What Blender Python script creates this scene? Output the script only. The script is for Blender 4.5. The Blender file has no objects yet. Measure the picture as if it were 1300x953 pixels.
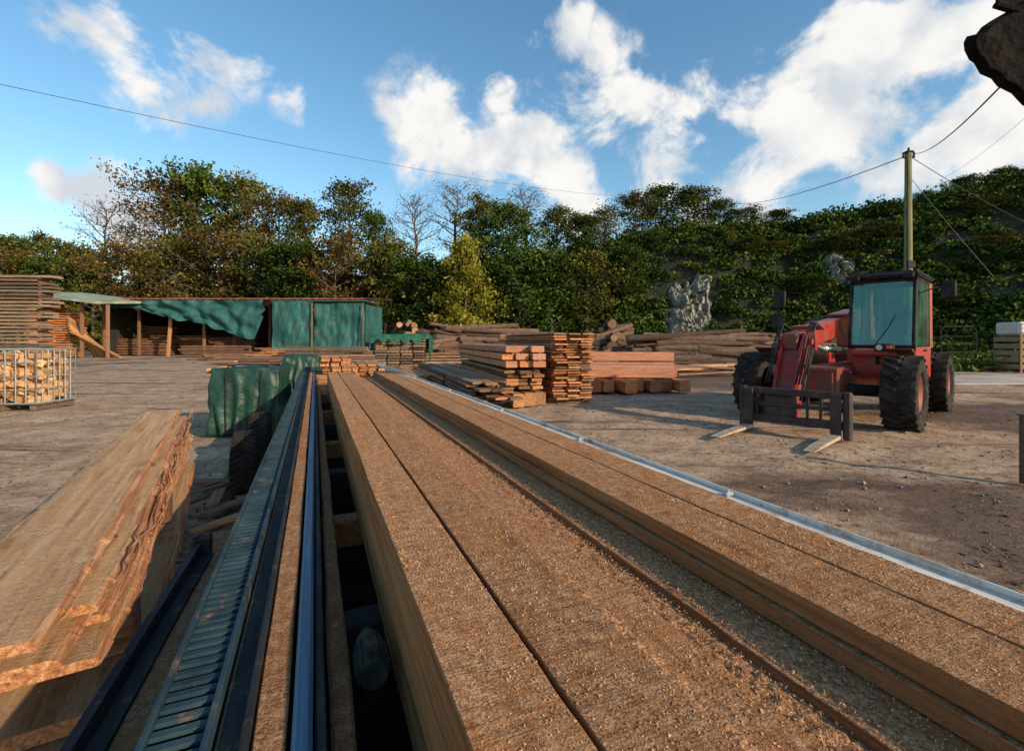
import bpy, bmesh, math, random
import numpy as np
from mathutils import Vector, Matrix, noise, Euler
R_=random.Random(7); NR=np.random.default_rng(5)
F=600.0; CH=1.4; HY=432.0
scn=bpy.context.scene
col=scn.collection
def WX(px,Y): return (px-650)/F*Y
def WZ(py,Y): return CH+(HY-py)/F*Y
def rad(a): return math.radians(a)
# ------------------------------------------------------------------ materials
def nd(nt,t,**k):
    n=nt.nodes.new(t)
    for a,b in k.items(): setattr(n,a,b)
    return n
def ramp(nt,stops):
    r=nd(nt,'ShaderNodeValToRGB'); e=r.color_ramp.elements
    while len(e)<len(stops): e.new(.5)
    for i,(p,c) in enumerate(stops):
        e[i].position=p; e[i].color=(*c,1)
    return r
def base(name):
    m=bpy.data.materials.new(name); m.use_nodes=True
    nt=m.node_tree; nt.nodes.clear()
    o=nd(nt,'ShaderNodeOutputMaterial'); b=nd(nt,'ShaderNodeBsdfPrincipled')
    nt.links.new(b.outputs[0],o.inputs[0]); return m,nt,b,o
def mk(name,cols,scale=4,rough=.8,bump=.3,bscale=30,metal=0,stretch=(1,1,1),rand=0.0,dist=.02,spec=.5,detail=4,dirt=None):
    m,nt,b,o=base(name); L=nt.links.new
    tc=nd(nt,'ShaderNodeTexCoord'); mp=nd(nt,'ShaderNodeMapping'); mp.inputs['Scale'].default_value=stretch
    L(tc.outputs['Object'],mp.inputs[0])
    n=nd(nt,'ShaderNodeTexNoise'); n.inputs['Scale'].default_value=scale; n.inputs['Detail'].default_value=detail; n.inputs['Roughness'].default_value=.65
    L(mp.outputs[0],n.inputs['Vector'])
    k=len(cols); st=[(.3+.4*i/max(1,k-1),c) for i,c in enumerate(cols)]
    r=ramp(nt,st); L(n.outputs['Fac'],r.inputs[0]); c=r.outputs[0]
    if dirt:
        dn=nd(nt,'ShaderNodeTexNoise'); dn.inputs['Scale'].default_value=dirt[1]; dn.inputs['Detail'].default_value=6; dn.inputs['Roughness'].default_value=.75; L(tc.outputs['Object'],dn.inputs['Vector'])
        dm=nd(nt,'ShaderNodeMapRange'); dm.inputs[1].default_value=dirt[2]; dm.inputs[2].default_value=dirt[2]+.14; L(dn.outputs['Fac'],dm.inputs[0])
        mx=nd(nt,'ShaderNodeMix',data_type='RGBA'); L(dm.outputs[0],mx.inputs[0]); L(c,mx.inputs[6]); mx.inputs[7].default_value=(*dirt[0],1); c=mx.outputs[2]
    if rand:
        oi=nd(nt,'ShaderNodeObjectInfo'); mr=nd(nt,'ShaderNodeMapRange'); mr.inputs[3].default_value=1-rand; mr.inputs[4].default_value=1+rand
        L(oi.outputs['Random'],mr.inputs[0]); h=nd(nt,'ShaderNodeHueSaturation'); L(mr.outputs[0],h.inputs['Value']); L(c,h.inputs['Color']); c=h.outputs[0]
    L(c,b.inputs['Base Color'])
    b.inputs['Roughness'].default_value=rough; b.inputs['Metallic'].default_value=metal; b.inputs['Specular IOR Level'].default_value=spec
    if bump:
        n2=nd(nt,'ShaderNodeTexNoise'); n2.inputs['Scale'].default_value=bscale; n2.inputs['Detail'].default_value=3
        L(mp.outputs[0],n2.inputs['Vector'])
        bp=nd(nt,'ShaderNodeBump'); bp.inputs['Strength'].default_value=bump; bp.inputs['Distance'].default_value=dist
        L(n2.outputs['Fac'],bp.inputs['Height']); L(bp.outputs[0],b.inputs['Normal'])
    return m
def leafmat(name,cols,rand=.25,trans=0):
    m=bpy.data.materials.new(name); m.use_nodes=True; nt=m.node_tree; nt.nodes.clear(); L=nt.links.new
    o=nd(nt,'ShaderNodeOutputMaterial')
    at=nd(nt,'ShaderNodeAttribute'); at.attribute_name='tint'
    k=len(cols); r=ramp(nt,[(.05+.9*i/(k-1),c) for i,c in enumerate(cols)]); L(at.outputs['Fac'],r.inputs[0])
    oi=nd(nt,'ShaderNodeObjectInfo'); mr=nd(nt,'ShaderNodeMapRange'); mr.inputs[3].default_value=1-rand; mr.inputs[4].default_value=1+rand; L(oi.outputs['Random'],mr.inputs[0])
    h=nd(nt,'ShaderNodeHueSaturation'); L(mr.outputs[0],h.inputs['Value']); L(r.outputs[0],h.inputs['Color'])
    d=nd(nt,'ShaderNodeBsdfDiffuse'); L(h.outputs[0],d.inputs[0])
    if trans:
        t=nd(nt,'ShaderNodeBsdfTranslucent'); L(h.outputs[0],t.inputs[0])
        mx=nd(nt,'ShaderNodeMixShader'); mx.inputs[0].default_value=trans; L(d.outputs[0],mx.inputs[1]); L(t.outputs[0],mx.inputs[2]); L(mx.outputs[0],o.inputs[0])
    else: L(d.outputs[0],o.inputs[0])
    return m
def dustwood(name,wood,dust,amount=.5,axis='y'):
    """sawn timber, sawdust lying on faces that look up"""
    m,nt,b,o=base(name); L=nt.links.new
    tc=nd(nt,'ShaderNodeTexCoord'); mp=nd(nt,'ShaderNodeMapping')
    mp.inputs['Scale'].default_value=(14,.7,22) if axis=='y' else (.7,14,22); L(tc.outputs['Object'],mp.inputs[0])
    n=nd(nt,'ShaderNodeTexNoise'); n.inputs['Scale'].default_value=2.2; n.inputs['Detail'].default_value=5; n.inputs['Distortion'].default_value=.6; L(mp.outputs[0],n.inputs['Vector'])
    r=ramp(nt,[(.28,wood[0]),(.5,wood[1]),(.72,wood[2])]); L(n.outputs['Fac'],r.inputs[0])
    m4=nd(nt,'ShaderNodeMapping'); m4.inputs['Scale'].default_value=(3,110,3) if axis=='y' else (110,3,3); L(tc.outputs['Object'],m4.inputs[0])
    kf=nd(nt,'ShaderNodeTexNoise'); kf.inputs['Scale'].default_value=1; kf.inputs['Detail'].default_value=2; L(m4.outputs[0],kf.inputs['Vector'])
    f=nd(nt,'ShaderNodeTexNoise'); f.inputs['Scale'].default_value=240; f.inputs['Detail'].default_value=3; f.inputs['Roughness'].default_value=.8; L(tc.outputs['Object'],f.inputs['Vector'])
    f2=nd(nt,'ShaderNodeTexNoise'); f2.inputs['Scale'].default_value=45; f2.inputs['Detail'].default_value=5; f2.inputs['Roughness'].default_value=.75; L(tc.outputs['Object'],f2.inputs['Vector'])
    fa=nd(nt,'ShaderNodeMath',operation='MULTIPLY_ADD'); L(f.outputs['Fac'],fa.inputs[0]); fa.inputs[1].default_value=.6
    fb=nd(nt,'ShaderNodeMath',operation='MULTIPLY'); L(f2.outputs['Fac'],fb.inputs[0]); fb.inputs[1].default_value=.4; L(fb.outputs[0],fa.inputs[2])
    r2=ramp(nt,[(.38,dust[0]),(.5,dust[1]),(.60,dust[2])]); L(fa.outputs[0],r2.inputs[0])
    g=nd(nt,'ShaderNodeTexNoise'); g.inputs['Scale'].default_value=7; g.inputs['Detail'].default_value=8; g.inputs['Roughness'].default_value=.82; L(tc.outputs['Object'],g.inputs['Vector'])
    mr=nd(nt,'ShaderNodeMapRange'); mr.inputs[1].default_value=.62-amount*.4; mr.inputs[2].default_value=.72-amount*.28; L(g.outputs['Fac'],mr.inputs[0])
    ge=nd(nt,'ShaderNodeNewGeometry'); sp=nd(nt,'ShaderNodeSeparateXYZ'); L(ge.outputs['True Normal'],sp.inputs[0])
    m2=nd(nt,'ShaderNodeMapRange'); m2.inputs[1].default_value=.3; m2.inputs[2].default_value=.8; m2.inputs[3].default_value=.16; L(sp.outputs[2],m2.inputs[0])
    mu=nd(nt,'ShaderNodeMath',operation='MULTIPLY'); L(mr.outputs[0],mu.inputs[0]); L(m2.outputs[0],mu.inputs[1])
    mx=nd(nt,'ShaderNodeMix',data_type='RGBA'); L(mu.outputs[0],mx.inputs[0]); L(r.outputs[0],mx.inputs[6]); L(r2.outputs[0],mx.inputs[7])
    oi=nd(nt,'ShaderNodeObjectInfo'); m3=nd(nt,'ShaderNodeMapRange'); m3.inputs[3].default_value=.9; m3.inputs[4].default_value=1.1; L(oi.outputs['Random'],m3.inputs[0])
    h=nd(nt,'ShaderNodeHueSaturation'); L(m3.outputs[0],h.inputs['Value']); L(mx.outputs[2],h.inputs['Color']); L(h.outputs[0],b.inputs['Base Color'])
    b.inputs['Roughness'].default_value=.85; b.inputs['Specular IOR Level'].default_value=.15
    a2=nd(nt,'ShaderNodeMath',operation='MULTIPLY_ADD'); L(fa.outputs[0],a2.inputs[0]); a2.inputs[1].default_value=1.6; L(n.outputs['Fac'],a2.inputs[2])
    a3=nd(nt,'ShaderNodeMath',operation='MULTIPLY_ADD'); L(kf.outputs['Fac'],a3.inputs[0]); a3.inputs[1].default_value=.9; L(a2.outputs[0],a3.inputs[2])
    bp=nd(nt,'ShaderNodeBump'); bp.inputs['Strength'].default_value=1; bp.inputs['Distance'].default_value=.008; L(a3.outputs[0],bp.inputs['Height']); L(bp.outputs[0],b.inputs['Normal'])
    return m
M={}
M['dusty']=dustwood('sawn_timber',[(.22,.075,.025),(.44,.175,.06),(.58,.28,.115)],[(.14,.055,.022),(.42,.205,.095),(.72,.44,.24)],.66)
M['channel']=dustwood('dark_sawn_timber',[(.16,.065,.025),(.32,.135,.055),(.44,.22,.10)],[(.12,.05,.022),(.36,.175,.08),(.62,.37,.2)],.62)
M['sawdust']=mk('sawdust',[(.16,.065,.028),(.38,.185,.085),(.64,.39,.21)],110,.95,1,180,dist=.006,spec=.1)
M['grain']=mk('sawdust_grain',[(.20,.08,.035),(.48,.25,.12),(.70,.45,.25)],60,.9,0)
M['slab']=dustwood('waney_slab',[(.28,.125,.05),(.56,.31,.15),(.72,.47,.26)],[(.24,.12,.06),(.52,.31,.17),(.72,.49,.30)],.42)
M['splinter']=mk('splintered_edge',[(.16,.055,.022),(.44,.18,.07),(.68,.39,.20)],5,.9,.9,22,stretch=(16,.5,16),dist=.005)
M['fresh']=mk('fresh_boards',[(.20,.08,.032),(.42,.20,.085),(.56,.32,.16)],3,.8,.5,20,stretch=(.6,10,10),rand=.4)
M['orange']=mk('orange_boards',[(.20,.06,.02),(.46,.17,.058),(.56,.26,.10)],3,.8,.5,20,stretch=(.6,10,10),rand=.45)
M['pinkbeam']=mk('pink_beams',[(.32,.12,.06),(.50,.215,.12),(.58,.31,.2)],3,.8,.5,20,stretch=(.6,10,10),rand=.2,dirt=((.30,.17,.10),3,.56))
M['grey']=mk('weathered_boards',[(.08,.05,.034),(.20,.135,.088),(.34,.24,.165)],3,.9,.6,20,stretch=(.6,10,10),rand=.45)
M['brown']=mk('brown_boards',[(.07,.034,.018),(.18,.09,.048),(.30,.17,.095)],3,.9,.6,20,stretch=(.6,10,10),rand=.45)
M['bark']=mk('bark',[(.035,.021,.014),(.11,.064,.040),(.22,.14,.09)],6,.95,1,14,stretch=(.5,3,3),rand=.5,dist=.03)
M['logend']=mk('log_end',[(.14,.07,.035),(.30,.17,.08),(.44,.27,.15)],5,.85,.3,40,rand=.45)
M['paint']=mk('red_paint',[(.24,.016,.012),(.37,.024,.017),(.42,.042,.03)],5,.38,.15,50,dist=.003,dirt=((.14,.085,.06),5,.48))
M['paintd']=mk('dirty_red_paint',[(.15,.018,.012),(.24,.028,.02),(.20,.05,.035)],4,.6,.3,40,dist=.004,dirt=((.10,.065,.045),6,.46))
M['black']=mk('black_metal',[(.010,.010,.012),(.022,.021,.022),(.05,.042,.035)],5,.7,.3,40,dist=.003,spec=.2)
M['track']=mk('blue_black_track',[(.012,.026,.036),(.024,.052,.068),(.045,.075,.085)],6,.75,.2,40,dist=.002,spec=.15,dirt=((.24,.13,.065),16,.57))
M['trackbed']=mk('dark_track_bed',[(.006,.006,.008),(.014,.013,.013),(.07,.038,.02)],9,.9,.2,40,dist=.002,spec=.1)
M['dirtymetal']=mk('dirty_fork_carriage',[(.02,.013,.012),(.05,.028,.024),(.10,.06,.045)],6,.7,.4,40,dist=.004)
M['forksteel']=mk('worn_fork_steel',[(.30,.22,.15),(.46,.36,.26),(.55,.46,.35)],5,.5,.3,40,metal=.2,dist=.003)
M['rubber']=mk('tyre_rubber',[(.012,.011,.011),(.028,.024,.022),(.075,.055,.042)],5,.9,.5,30,dist=.006,spec=.2)
M['blue']=mk('blued_rail_steel',[(.03,.07,.12),(.06,.13,.20),(.12,.20,.27)],3,.45,.1,40,metal=.4,stretch=(20,.5,20),dist=.001,dirt=((.28,.15,.075),14,.58))
M['rail']=mk('dark_rail',[(.010,.011,.013),(.022,.024,.028),(.05,.046,.04)],4,.7,.2,60,metal=0,stretch=(6,1,6),dist=.002,spec=.2,dirt=((.24,.13,.065),14,.57))
M['alu']=mk('white_metal_guide',[(.48,.43,.37),(.68,.62,.54),(.78,.72,.64)],4,.85,.1,60,metal=0,stretch=(6,.6,6),dist=.001,spec=.15,dirt=((.38,.23,.13),12,.52))
M['tarp']=mk('green_tarpaulin',[(.003,.020,.013),(.006,.040,.026),(.012,.065,.043)],4,.5,.5,12,dist=.03)
M['tarpb']=mk('bright_green_sheet',[(.006,.05,.03),(.012,.10,.055),(.02,.15,.085)],4,.5,.5,12,dist=.03)
M['teal']=mk('teal_cladding',[(.008,.05,.047),(.013,.10,.092),(.035,.17,.15)],1.2,.7,.3,8,stretch=(2,2,.6),dist=.05,dirt=((.04,.05,.04),1.2,.50))
M['tealtrim']=mk('pale_teal_trim',[(.02,.10,.09),(.04,.16,.145)],2,.6,0,dirt=((.04,.06,.045),1.5,.52))
M['net']=mk('green_netting',[(.008,.045,.045),(.014,.085,.085),(.025,.13,.125)],1.5,.8,.6,8,dist=.05)
M['rustroof']=mk('rusty_roof',[(.10,.03,.02),(.24,.07,.045),(.34,.14,.10)],2,.85,.4,15)
M['paleroof']=mk('pale_green_roof',[(.13,.18,.12),(.25,.29,.20),(.42,.38,.30)],1,.8,.3,15)
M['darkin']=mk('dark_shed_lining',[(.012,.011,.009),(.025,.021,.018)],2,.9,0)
M['pole']=mk('mossy_pole',[(.08,.09,.035),(.17,.17,.07),(.23,.21,.11)],3,.9,.5,20,stretch=(4,4,.5))
M['wire']=mk('wire',[(.02,.02,.02),(.04,.04,.04)],2,.6,0)
M['rock']=mk('quarry_rock',[(.07,.07,.05),(.24,.225,.18),(.46,.43,.37)],1.3,.95,1,3,dist=.3,dirt=((.02,.04,.010),.9,.53))
M['cage']=mk('galvanised_cage',[(.35,.35,.34),(.55,.55,.54)],4,.4,.1,30,metal=.6)
M['fire']=mk('split_firewood',[(.24,.11,.045),(.48,.27,.12),(.62,.41,.21)],5,.85,.5,20,stretch=(.8,5,5),rand=.45)
M['white']=mk('off_white',[(.42,.40,.36),(.55,.53,.50)],3,.6,.1)
M['lamp']=mk('lamp_lens',[(.55,.52,.48),(.7,.68,.65)],3,.15,0)
M['orlens']=mk('orange_lens',[(.5,.12,.01),(.6,.18,.02)],3,.2,0)
M['seat']=mk('cab_seat',[(.02,.02,.022),(.04,.04,.045)],3,.8,.2)
M['concrete']=mk('pale_concrete',[(.28,.23,.18),(.44,.37,.30),(.55,.48,.40)],.8,.85,.4,12)
M['trunk']=mk('tree_bark',[(.045,.035,.026),(.11,.085,.062),(.19,.15,.11)],3,.95,.5,10,stretch=(3,3,.6))
M['hill']=mk('hill_soil',[(.006,.010,.003),(.014,.022,.007),(.028,.03,.012)],.4,.95,.8,2,dist=.3)
M['chips']=mk('bark_chips',[(.05,.028,.018),(.15,.085,.05),(.38,.25,.15)],30,.95,0)
M['stone']=mk('yard_stone',[(.09,.065,.05),(.24,.175,.13),(.42,.33,.25)],12,.95,0)
M['rustmetal']=mk('rusty_dark_metal',[(.003,.0026,.0024),(.009,.007,.006),(.022,.015,.011)],7,.95,1,14,dist=.04,spec=.1)
M['motor']=mk('grey_green_motor',[(.014,.018,.013),(.03,.036,.026),(.10,.065,.035)],14,.8,.4,50,dist=.003,spec=.2)
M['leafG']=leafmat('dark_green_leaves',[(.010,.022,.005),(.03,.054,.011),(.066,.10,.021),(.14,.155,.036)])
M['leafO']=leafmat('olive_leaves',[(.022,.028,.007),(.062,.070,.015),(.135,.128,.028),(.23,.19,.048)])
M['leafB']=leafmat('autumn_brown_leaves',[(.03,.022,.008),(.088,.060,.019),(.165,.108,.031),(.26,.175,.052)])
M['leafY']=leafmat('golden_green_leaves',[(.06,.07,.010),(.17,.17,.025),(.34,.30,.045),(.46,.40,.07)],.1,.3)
M['grassm']=leafmat('verge_grass',[(.025,.05,.01),(.06,.10,.018),(.12,.14,.03),(.2,.17,.055)],.1)
def glassmat():
    m=bpy.data.materials.new('tinted_glass'); m.use_nodes=True; nt=m.node_tree; nt.nodes.clear(); L=nt.links.new
    o=nd(nt,'ShaderNodeOutputMaterial'); t=nd(nt,'ShaderNodeBsdfTransparent'); t.inputs[0].default_value=(.52,.80,.66,1)
    g=nd(nt,'ShaderNodeBsdfGlossy'); g.inputs['Roughness'].default_value=.06; g.inputs[0].default_value=(.65,1,.82,1)
    d=nd(nt,'ShaderNodeBsdfDiffuse'); d.inputs[0].default_value=(.12,.27,.20,1)
    tc=nd(nt,'ShaderNodeTexCoord'); n=nd(nt,'ShaderNodeTexNoise'); n.inputs['Scale'].default_value=3; n.inputs['Detail'].default_value=6; L(tc.outputs['Object'],n.inputs['Vector'])
    mr=nd(nt,'ShaderNodeMapRange'); mr.inputs[1].default_value=.3; mr.inputs[2].default_value=.7; mr.inputs[3].default_value=.08; mr.inputs[4].default_value=.36; L(n.outputs['Fac'],mr.inputs[0])
    mx=nd(nt,'ShaderNodeMixShader'); L(mr.outputs[0],mx.inputs[0]); L(t.outputs[0],mx.inputs[1]); L(d.outputs[0],mx.inputs[2])
    m2=nd(nt,'ShaderNodeMixShader'); m2.inputs[0].default_value=.16; L(mx.outputs[0],m2.inputs[1]); L(g.outputs[0],m2.inputs[2]); L(m2.outputs[0],o.inputs[0]); return m
M['glass']=glassmat()
def groundmat():
    m,nt,b,o=base('yard_dirt'); L=nt.links.new
    tc=nd(nt,'ShaderNodeTexCoord'); P=tc.outputs['Object']
    def N(s,d=5,r=.6,dis=0,st=None):
        n=nd(nt,'ShaderNodeTexNoise'); n.inputs['Scale'].default_value=s; n.inputs['Detail'].default_value=d; n.inputs['Roughness'].default_value=r; n.inputs['Distortion'].default_value=dis
        if st:
            mp=nd(nt,'ShaderNodeMapping'); mp.inputs['Scale'].default_value=st[0]; mp.inputs['Rotation'].default_value=(0,0,st[1]); L(P,mp.inputs[0]); L(mp.outputs[0],n.inputs['Vector'])
        else: L(P,n.inputs['Vector'])
        return n.outputs['Fac']
    big=N(.22,6,.7,.3); mid=N(1.6,8,.8,.2); fine=N(38,5,.8); med=N(9,5,.75); track=N(1.3,6,.7,.2,((.10,1.3,1),rad(-32)))
    def mixc(f,a,c2,lo,hi,cap=1):
        mr=nd(nt,'ShaderNodeMapRange'); mr.inputs[1].default_value=lo; mr.inputs[2].default_value=hi; mr.inputs[4].default_value=cap; L(f,mr.inputs[0])
        mx=nd(nt,'ShaderNodeMix',data_type='RGBA'); L(mr.outputs[0],mx.inputs[0])
        for s,v in ((6,a),(7,c2)):
            if isinstance(v,tuple): mx.inputs[s].default_value=(*v,1)
            else: L(v,mx.inputs[s])
        return mx.outputs[2]
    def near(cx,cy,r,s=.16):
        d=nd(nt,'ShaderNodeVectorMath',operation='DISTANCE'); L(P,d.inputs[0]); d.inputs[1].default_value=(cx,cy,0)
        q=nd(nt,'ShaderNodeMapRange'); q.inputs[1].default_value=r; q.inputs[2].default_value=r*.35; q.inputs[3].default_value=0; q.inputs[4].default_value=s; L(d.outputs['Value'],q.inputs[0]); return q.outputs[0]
    # wet mud by the machine; painted shade front right, painted sunlight middle and left
    damp_shade=big
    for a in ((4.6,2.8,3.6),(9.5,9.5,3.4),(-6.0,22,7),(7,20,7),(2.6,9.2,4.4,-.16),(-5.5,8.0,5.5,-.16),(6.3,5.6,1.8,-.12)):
        s=nd(nt,'ShaderNodeMath',operation='ADD'); L(damp_shade,s.inputs[0]); L(near(*a),s.inputs[1]); damp_shade=s.outputs[0]
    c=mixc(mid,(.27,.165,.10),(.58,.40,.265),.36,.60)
    c=mixc(damp_shade,c,(.105,.06,.038),.50,.62,.85)
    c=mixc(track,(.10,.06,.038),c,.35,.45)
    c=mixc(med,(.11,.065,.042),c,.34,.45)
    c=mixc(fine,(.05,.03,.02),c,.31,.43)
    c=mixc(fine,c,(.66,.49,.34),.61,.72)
    L(c,b.inputs['Base Color'])
    mr=nd(nt,'ShaderNodeMapRange'); mr.inputs[1].default_value=.52; mr.inputs[2].default_value=.68; mr.inputs[3].default_value=.95; mr.inputs[4].default_value=.6; L(damp_shade,mr.inputs[0]); L(mr.outputs[0],b.inputs['Roughness'])
    ad=nd(nt,'ShaderNodeMath',operation='MULTIPLY_ADD'); L(med,ad.inputs[0]); ad.inputs[1].default_value=.4; L(mid,ad.inputs[2]); mu=nd(nt,'ShaderNodeMath',operation='MULTIPLY_ADD'); L(fine,mu.inputs[0]); mu.inputs[1].default_value=.25; L(ad.outputs[0],mu.inputs[2])
    bp=nd(nt,'ShaderNodeBump'); bp.inputs['Strength'].default_value=.9; bp.inputs['Distance'].default_value=.06; L(mu.outputs[0],bp.inputs['Height']); L(bp.outputs[0],b.inputs['Normal'])
    b.inputs['Specular IOR Level'].default_value=.2
    return m
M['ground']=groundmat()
# ------------------------------------------------------------------ mesh helpers
class MB:
    def __init__(s): s.v=[]; s.f=[]; s.m=[]
    def add(s,vs,fs,mi=0):
        k=len(s.v); s.v+= [tuple(x) for x in vs]; s.f+=[tuple(i+k for i in f) for f in fs]; s.m+=[mi]*len(fs)
    def box(s,c,d,rot=None,mi=0,ch=None):
        """chamfered box"""
        hx,hy,hz=d[0]/2,d[1]/2,d[2]/2
        if ch is None: ch=min(hx,hy,hz)*.16
        bm=bmesh.new(); bmesh.ops.create_cube(bm,size=2)
        for v in bm.verts: v.co=Vector((v.co.x*hx,v.co.y*hy,v.co.z*hz))
        if ch>0: bmesh.ops.bevel(bm,geom=bm.edges[:],offset=ch,segments=1,affect='EDGES')
        Rm=(rot if isinstance(rot,Matrix) else Euler(rot).to_matrix()) if rot is not None else Matrix.Identity(3)
        bm.verts.ensure_lookup_table(); C=Vector(c)
        s.add([C+Rm@v.co for v in bm.verts],[[v.index for v in f.verts] for f in bm.faces],mi); bm.free()
    def tube(s,pts,rs,n=8,mi=0,cap=True):
        pts=[Vector(p) for p in pts]
        if not hasattr(rs,'__len__'): rs=[rs]*len(pts)
        vs=[];fs=[]; ref=None
        for i,p in enumerate(pts):
            d=(pts[min(i+1,len(pts)-1)]-pts[max(i-1,0)]).normalized()
            if ref is None: ref=Vector((0,0,1)) if abs(d.z)<.9 else Vector((1,0,0))
            u=d.cross(ref).normalized(); w=u.cross(d).normalized(); ref=w
            for k in range(n):
                a=2*math.pi*k/n; vs.append(p+u*math.cos(a)*rs[i]+w*math.sin(a)*rs[i])
        for i in range(len(pts)-1):
            for k in range(n):
                fs.append((i*n+k,i*n+(k+1)%n,(i+1)*n+(k+1)%n,(i+1)*n+k))
        if cap: fs+= [tuple(range(n))[::-1],tuple(range((len(pts)-1)*n,len(pts)*n))]
        s.add(vs,fs,mi)
    def prism(s,poly,vec,mi=0):
        n=len(poly); v=[Vector(p) for p in poly]; vec=Vector(vec)
        s.add(v+[p+vec for p in v],[tuple(range(n))[::-1],tuple(range(n,2*n))]+[(i,(i+1)%n,n+(i+1)%n,n+i) for i in range(n)],mi)
    def lathe(s,prof,c,axis='y',n=28,mi=0):
        vs=[];fs=[]
        for (r,h) in prof:
            for k in range(n):
                a=2*math.pi*k/n
                p=(r*math.cos(a),h,r*math.sin(a)) if axis=='y' else (r*math.cos(a),r*math.sin(a),h) if axis=='z' else (h,r*math.cos(a),r*math.sin(a))
                vs.append((p[0]+c[0],p[1]+c[1],p[2]+c[2]))
        for i in range(len(prof)-1):
            for k in range(n): fs.append((i*n+k,i*n+(k+1)%n,(i+1)*n+(k+1)%n,(i+1)*n+k))
        s.add(vs,fs,mi)
    def mesh(s,name,mats,smooth=False):
        me=bpy.data.meshes.new(name); me.from_pydata(s.v,[],s.f)
        for m in (mats if isinstance(mats,(list,tuple)) else [mats]): me.materials.append(m)
        me.polygons.foreach_set('material_index',s.m)
        if smooth: me.polygons.foreach_set('use_smooth',[True]*len(s.f))
        bm=bmesh.new(); bm.from_mesh(me); bmesh.ops.recalc_face_normals(bm,faces=bm.faces[:]); bm.to_mesh(me); bm.free()
        me.update(); return me
    def build(s,name,mats,parent=None,smooth=False):
        return link(name,s.mesh(name,mats,smooth),parent)
def link(name,me,parent=None,loc=None,rot=None,scale=None):
    o=bpy.data.objects.new(name,me); col.objects.link(o)
    if parent: o.parent=parent
    if loc is not None: o.location=loc
    if rot is not None: o.rotation_euler=rot
    if scale is not None: o.scale=scale
    return o
def tag(o,label=None,cat=None,group=None,kind=None):
    if label: o['label']=label
    if cat: o['category']=cat
    if group: o['group']=group
    if kind: o['kind']=kind
    return o
def thing(name,label,cat,loc=(0,0,0),rz=0,group=None):
    return tag(link(name,None,loc=loc,rot=(0,0,rz)),label,cat,group)
def quads(name,C,size,mat,tint=None,asp=1.5,flat=0.0):
    N=len(C); u=NR.normal(size=(N,3)); u[:,2]*=(1-flat); u/=np.linalg.norm(u,axis=1)[:,None]
    w=NR.normal(size=(N,3)); w[:,2]*=(1-flat); w-= (w*u).sum(1)[:,None]*u; w/=np.linalg.norm(w,axis=1)[:,None]+1e-9
    s=(np.asarray(size)*(NR.uniform(.6,1.3,N)))[:,None]
    a=u*s*asp*.5; b=w*s*.5
    V=np.stack([C-a,C-b*.9+a*.1,C+a,C+b+a*.1],1).reshape(-1,3)
    me=bpy.data.meshes.new(name); me.vertices.add(4*N); me.vertices.foreach_set('co',V.astype(np.float32).ravel())
    me.loops.add(4*N); me.loops.foreach_set('vertex_index',np.arange(4*N,dtype=np.int32))
    me.polygons.add(N); me.polygons.foreach_set('loop_start',np.arange(0,4*N,4,dtype=np.int32)); me.polygons.foreach_set('loop_total',np.full(N,4,dtype=np.int32))
    me.update(calc_edges=True); me.validate()
    if tint is None: tint=NR.uniform(0,1,N)
    at=me.attributes.new('tint','FLOAT','POINT'); at.data.foreach_set('value',np.repeat(tint,4).astype(np.float32))
    me.materials.append(mat); return me
# ------------------------------------------------------------------ terrain
hp=[-400,0,300,500,700,800,900,1000,1100,1200,1300,1500,1900]
hy=[372,372,362,350,335,312,297,296,283,260,236,190,165]
hb=[56,58,60,62,62,60,58,56,52,48,44,40,38]
hw=[12,12,12,12,14,14,14,16,18,20,22,26,30]
def hill_at(px,s):
    Yb=float(np.interp(px,hp,hb)); W=float(np.interp(px,hp,hw)); py=float(np.interp(px,hp,hy))
    Y=Yb+s*W; Yt=Yb+W; H=(HY-py)/F*Yt+CH
    k=max(0,min(1,s)); k=k*k*(3-2*k)
    z=H*k+(.06*(s-1)*W if s>1 else 0)-.3*(s<=0)
    X=WX(px,Y)
    z+=(noise.noise(Vector((X*.12,Y*.12,3)))*1.6+noise.noise(Vector((X*.4,Y*.4,7)))*.5)*min(1,max(0,s*3))
    return Vector((X,Y,z))
def hz(X,Y):
    px=650+F*X/Y; Yb=float(np.interp(px,hp,hb)); W=float(np.interp(px,hp,hw))
    s=(Y-Yb)/W
    return 0.0 if s<=0 else hill_at(px,s).z
mb=MB(); PX=np.linspace(-400,1900,150); SS=[-.02,0]+list(np.linspace(.06,1.1,22))+[1.6,2.5,4]
vs=[hill_at(p,s) for s in SS for p in PX]; n=len(PX)
mb.add(vs,[(j*n+i,j*n+i+1,(j+1)*n+i+1,(j+1)*n+i) for j in range(len(SS)-1) for i in range(n-1)])
tag(mb.build('hillside',M['hill'],smooth=True),'steep overgrown quarry bank rising behind the timber yard','hill',kind='structure')
mb=MB()
ax=np.concatenate([-np.geomspace(400,14,26),np.linspace(-13,13,190),np.geomspace(14,400,26)])
ay=np.concatenate([[-300,-100,-30,-10],np.linspace(-4,16,150),np.geomspace(16.6,700,40)])
def rut(x,y,p,q,w):
    dx,dy=q[0]-p[0],q[1]-p[1]; l=math.hypot(dx,dy); t=((x-p[0])*dx+(y-p[1])*dy)/l
    if t<-.5 or t>l+.5: return 0
    d=abs((x-p[0])*-dy+(y-p[1])*dx)/l+.2*noise.noise(Vector((t*.4,0,5))); e=min(1,max(0,min(t+.5,l+.5-t)))*(.6+.5*noise.noise(Vector((t,x,3))))
    return e*(-.022*math.exp(-(d/w)**2)+.012*math.exp(-((d-w*1.9)/(w*.6))**2))
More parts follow.
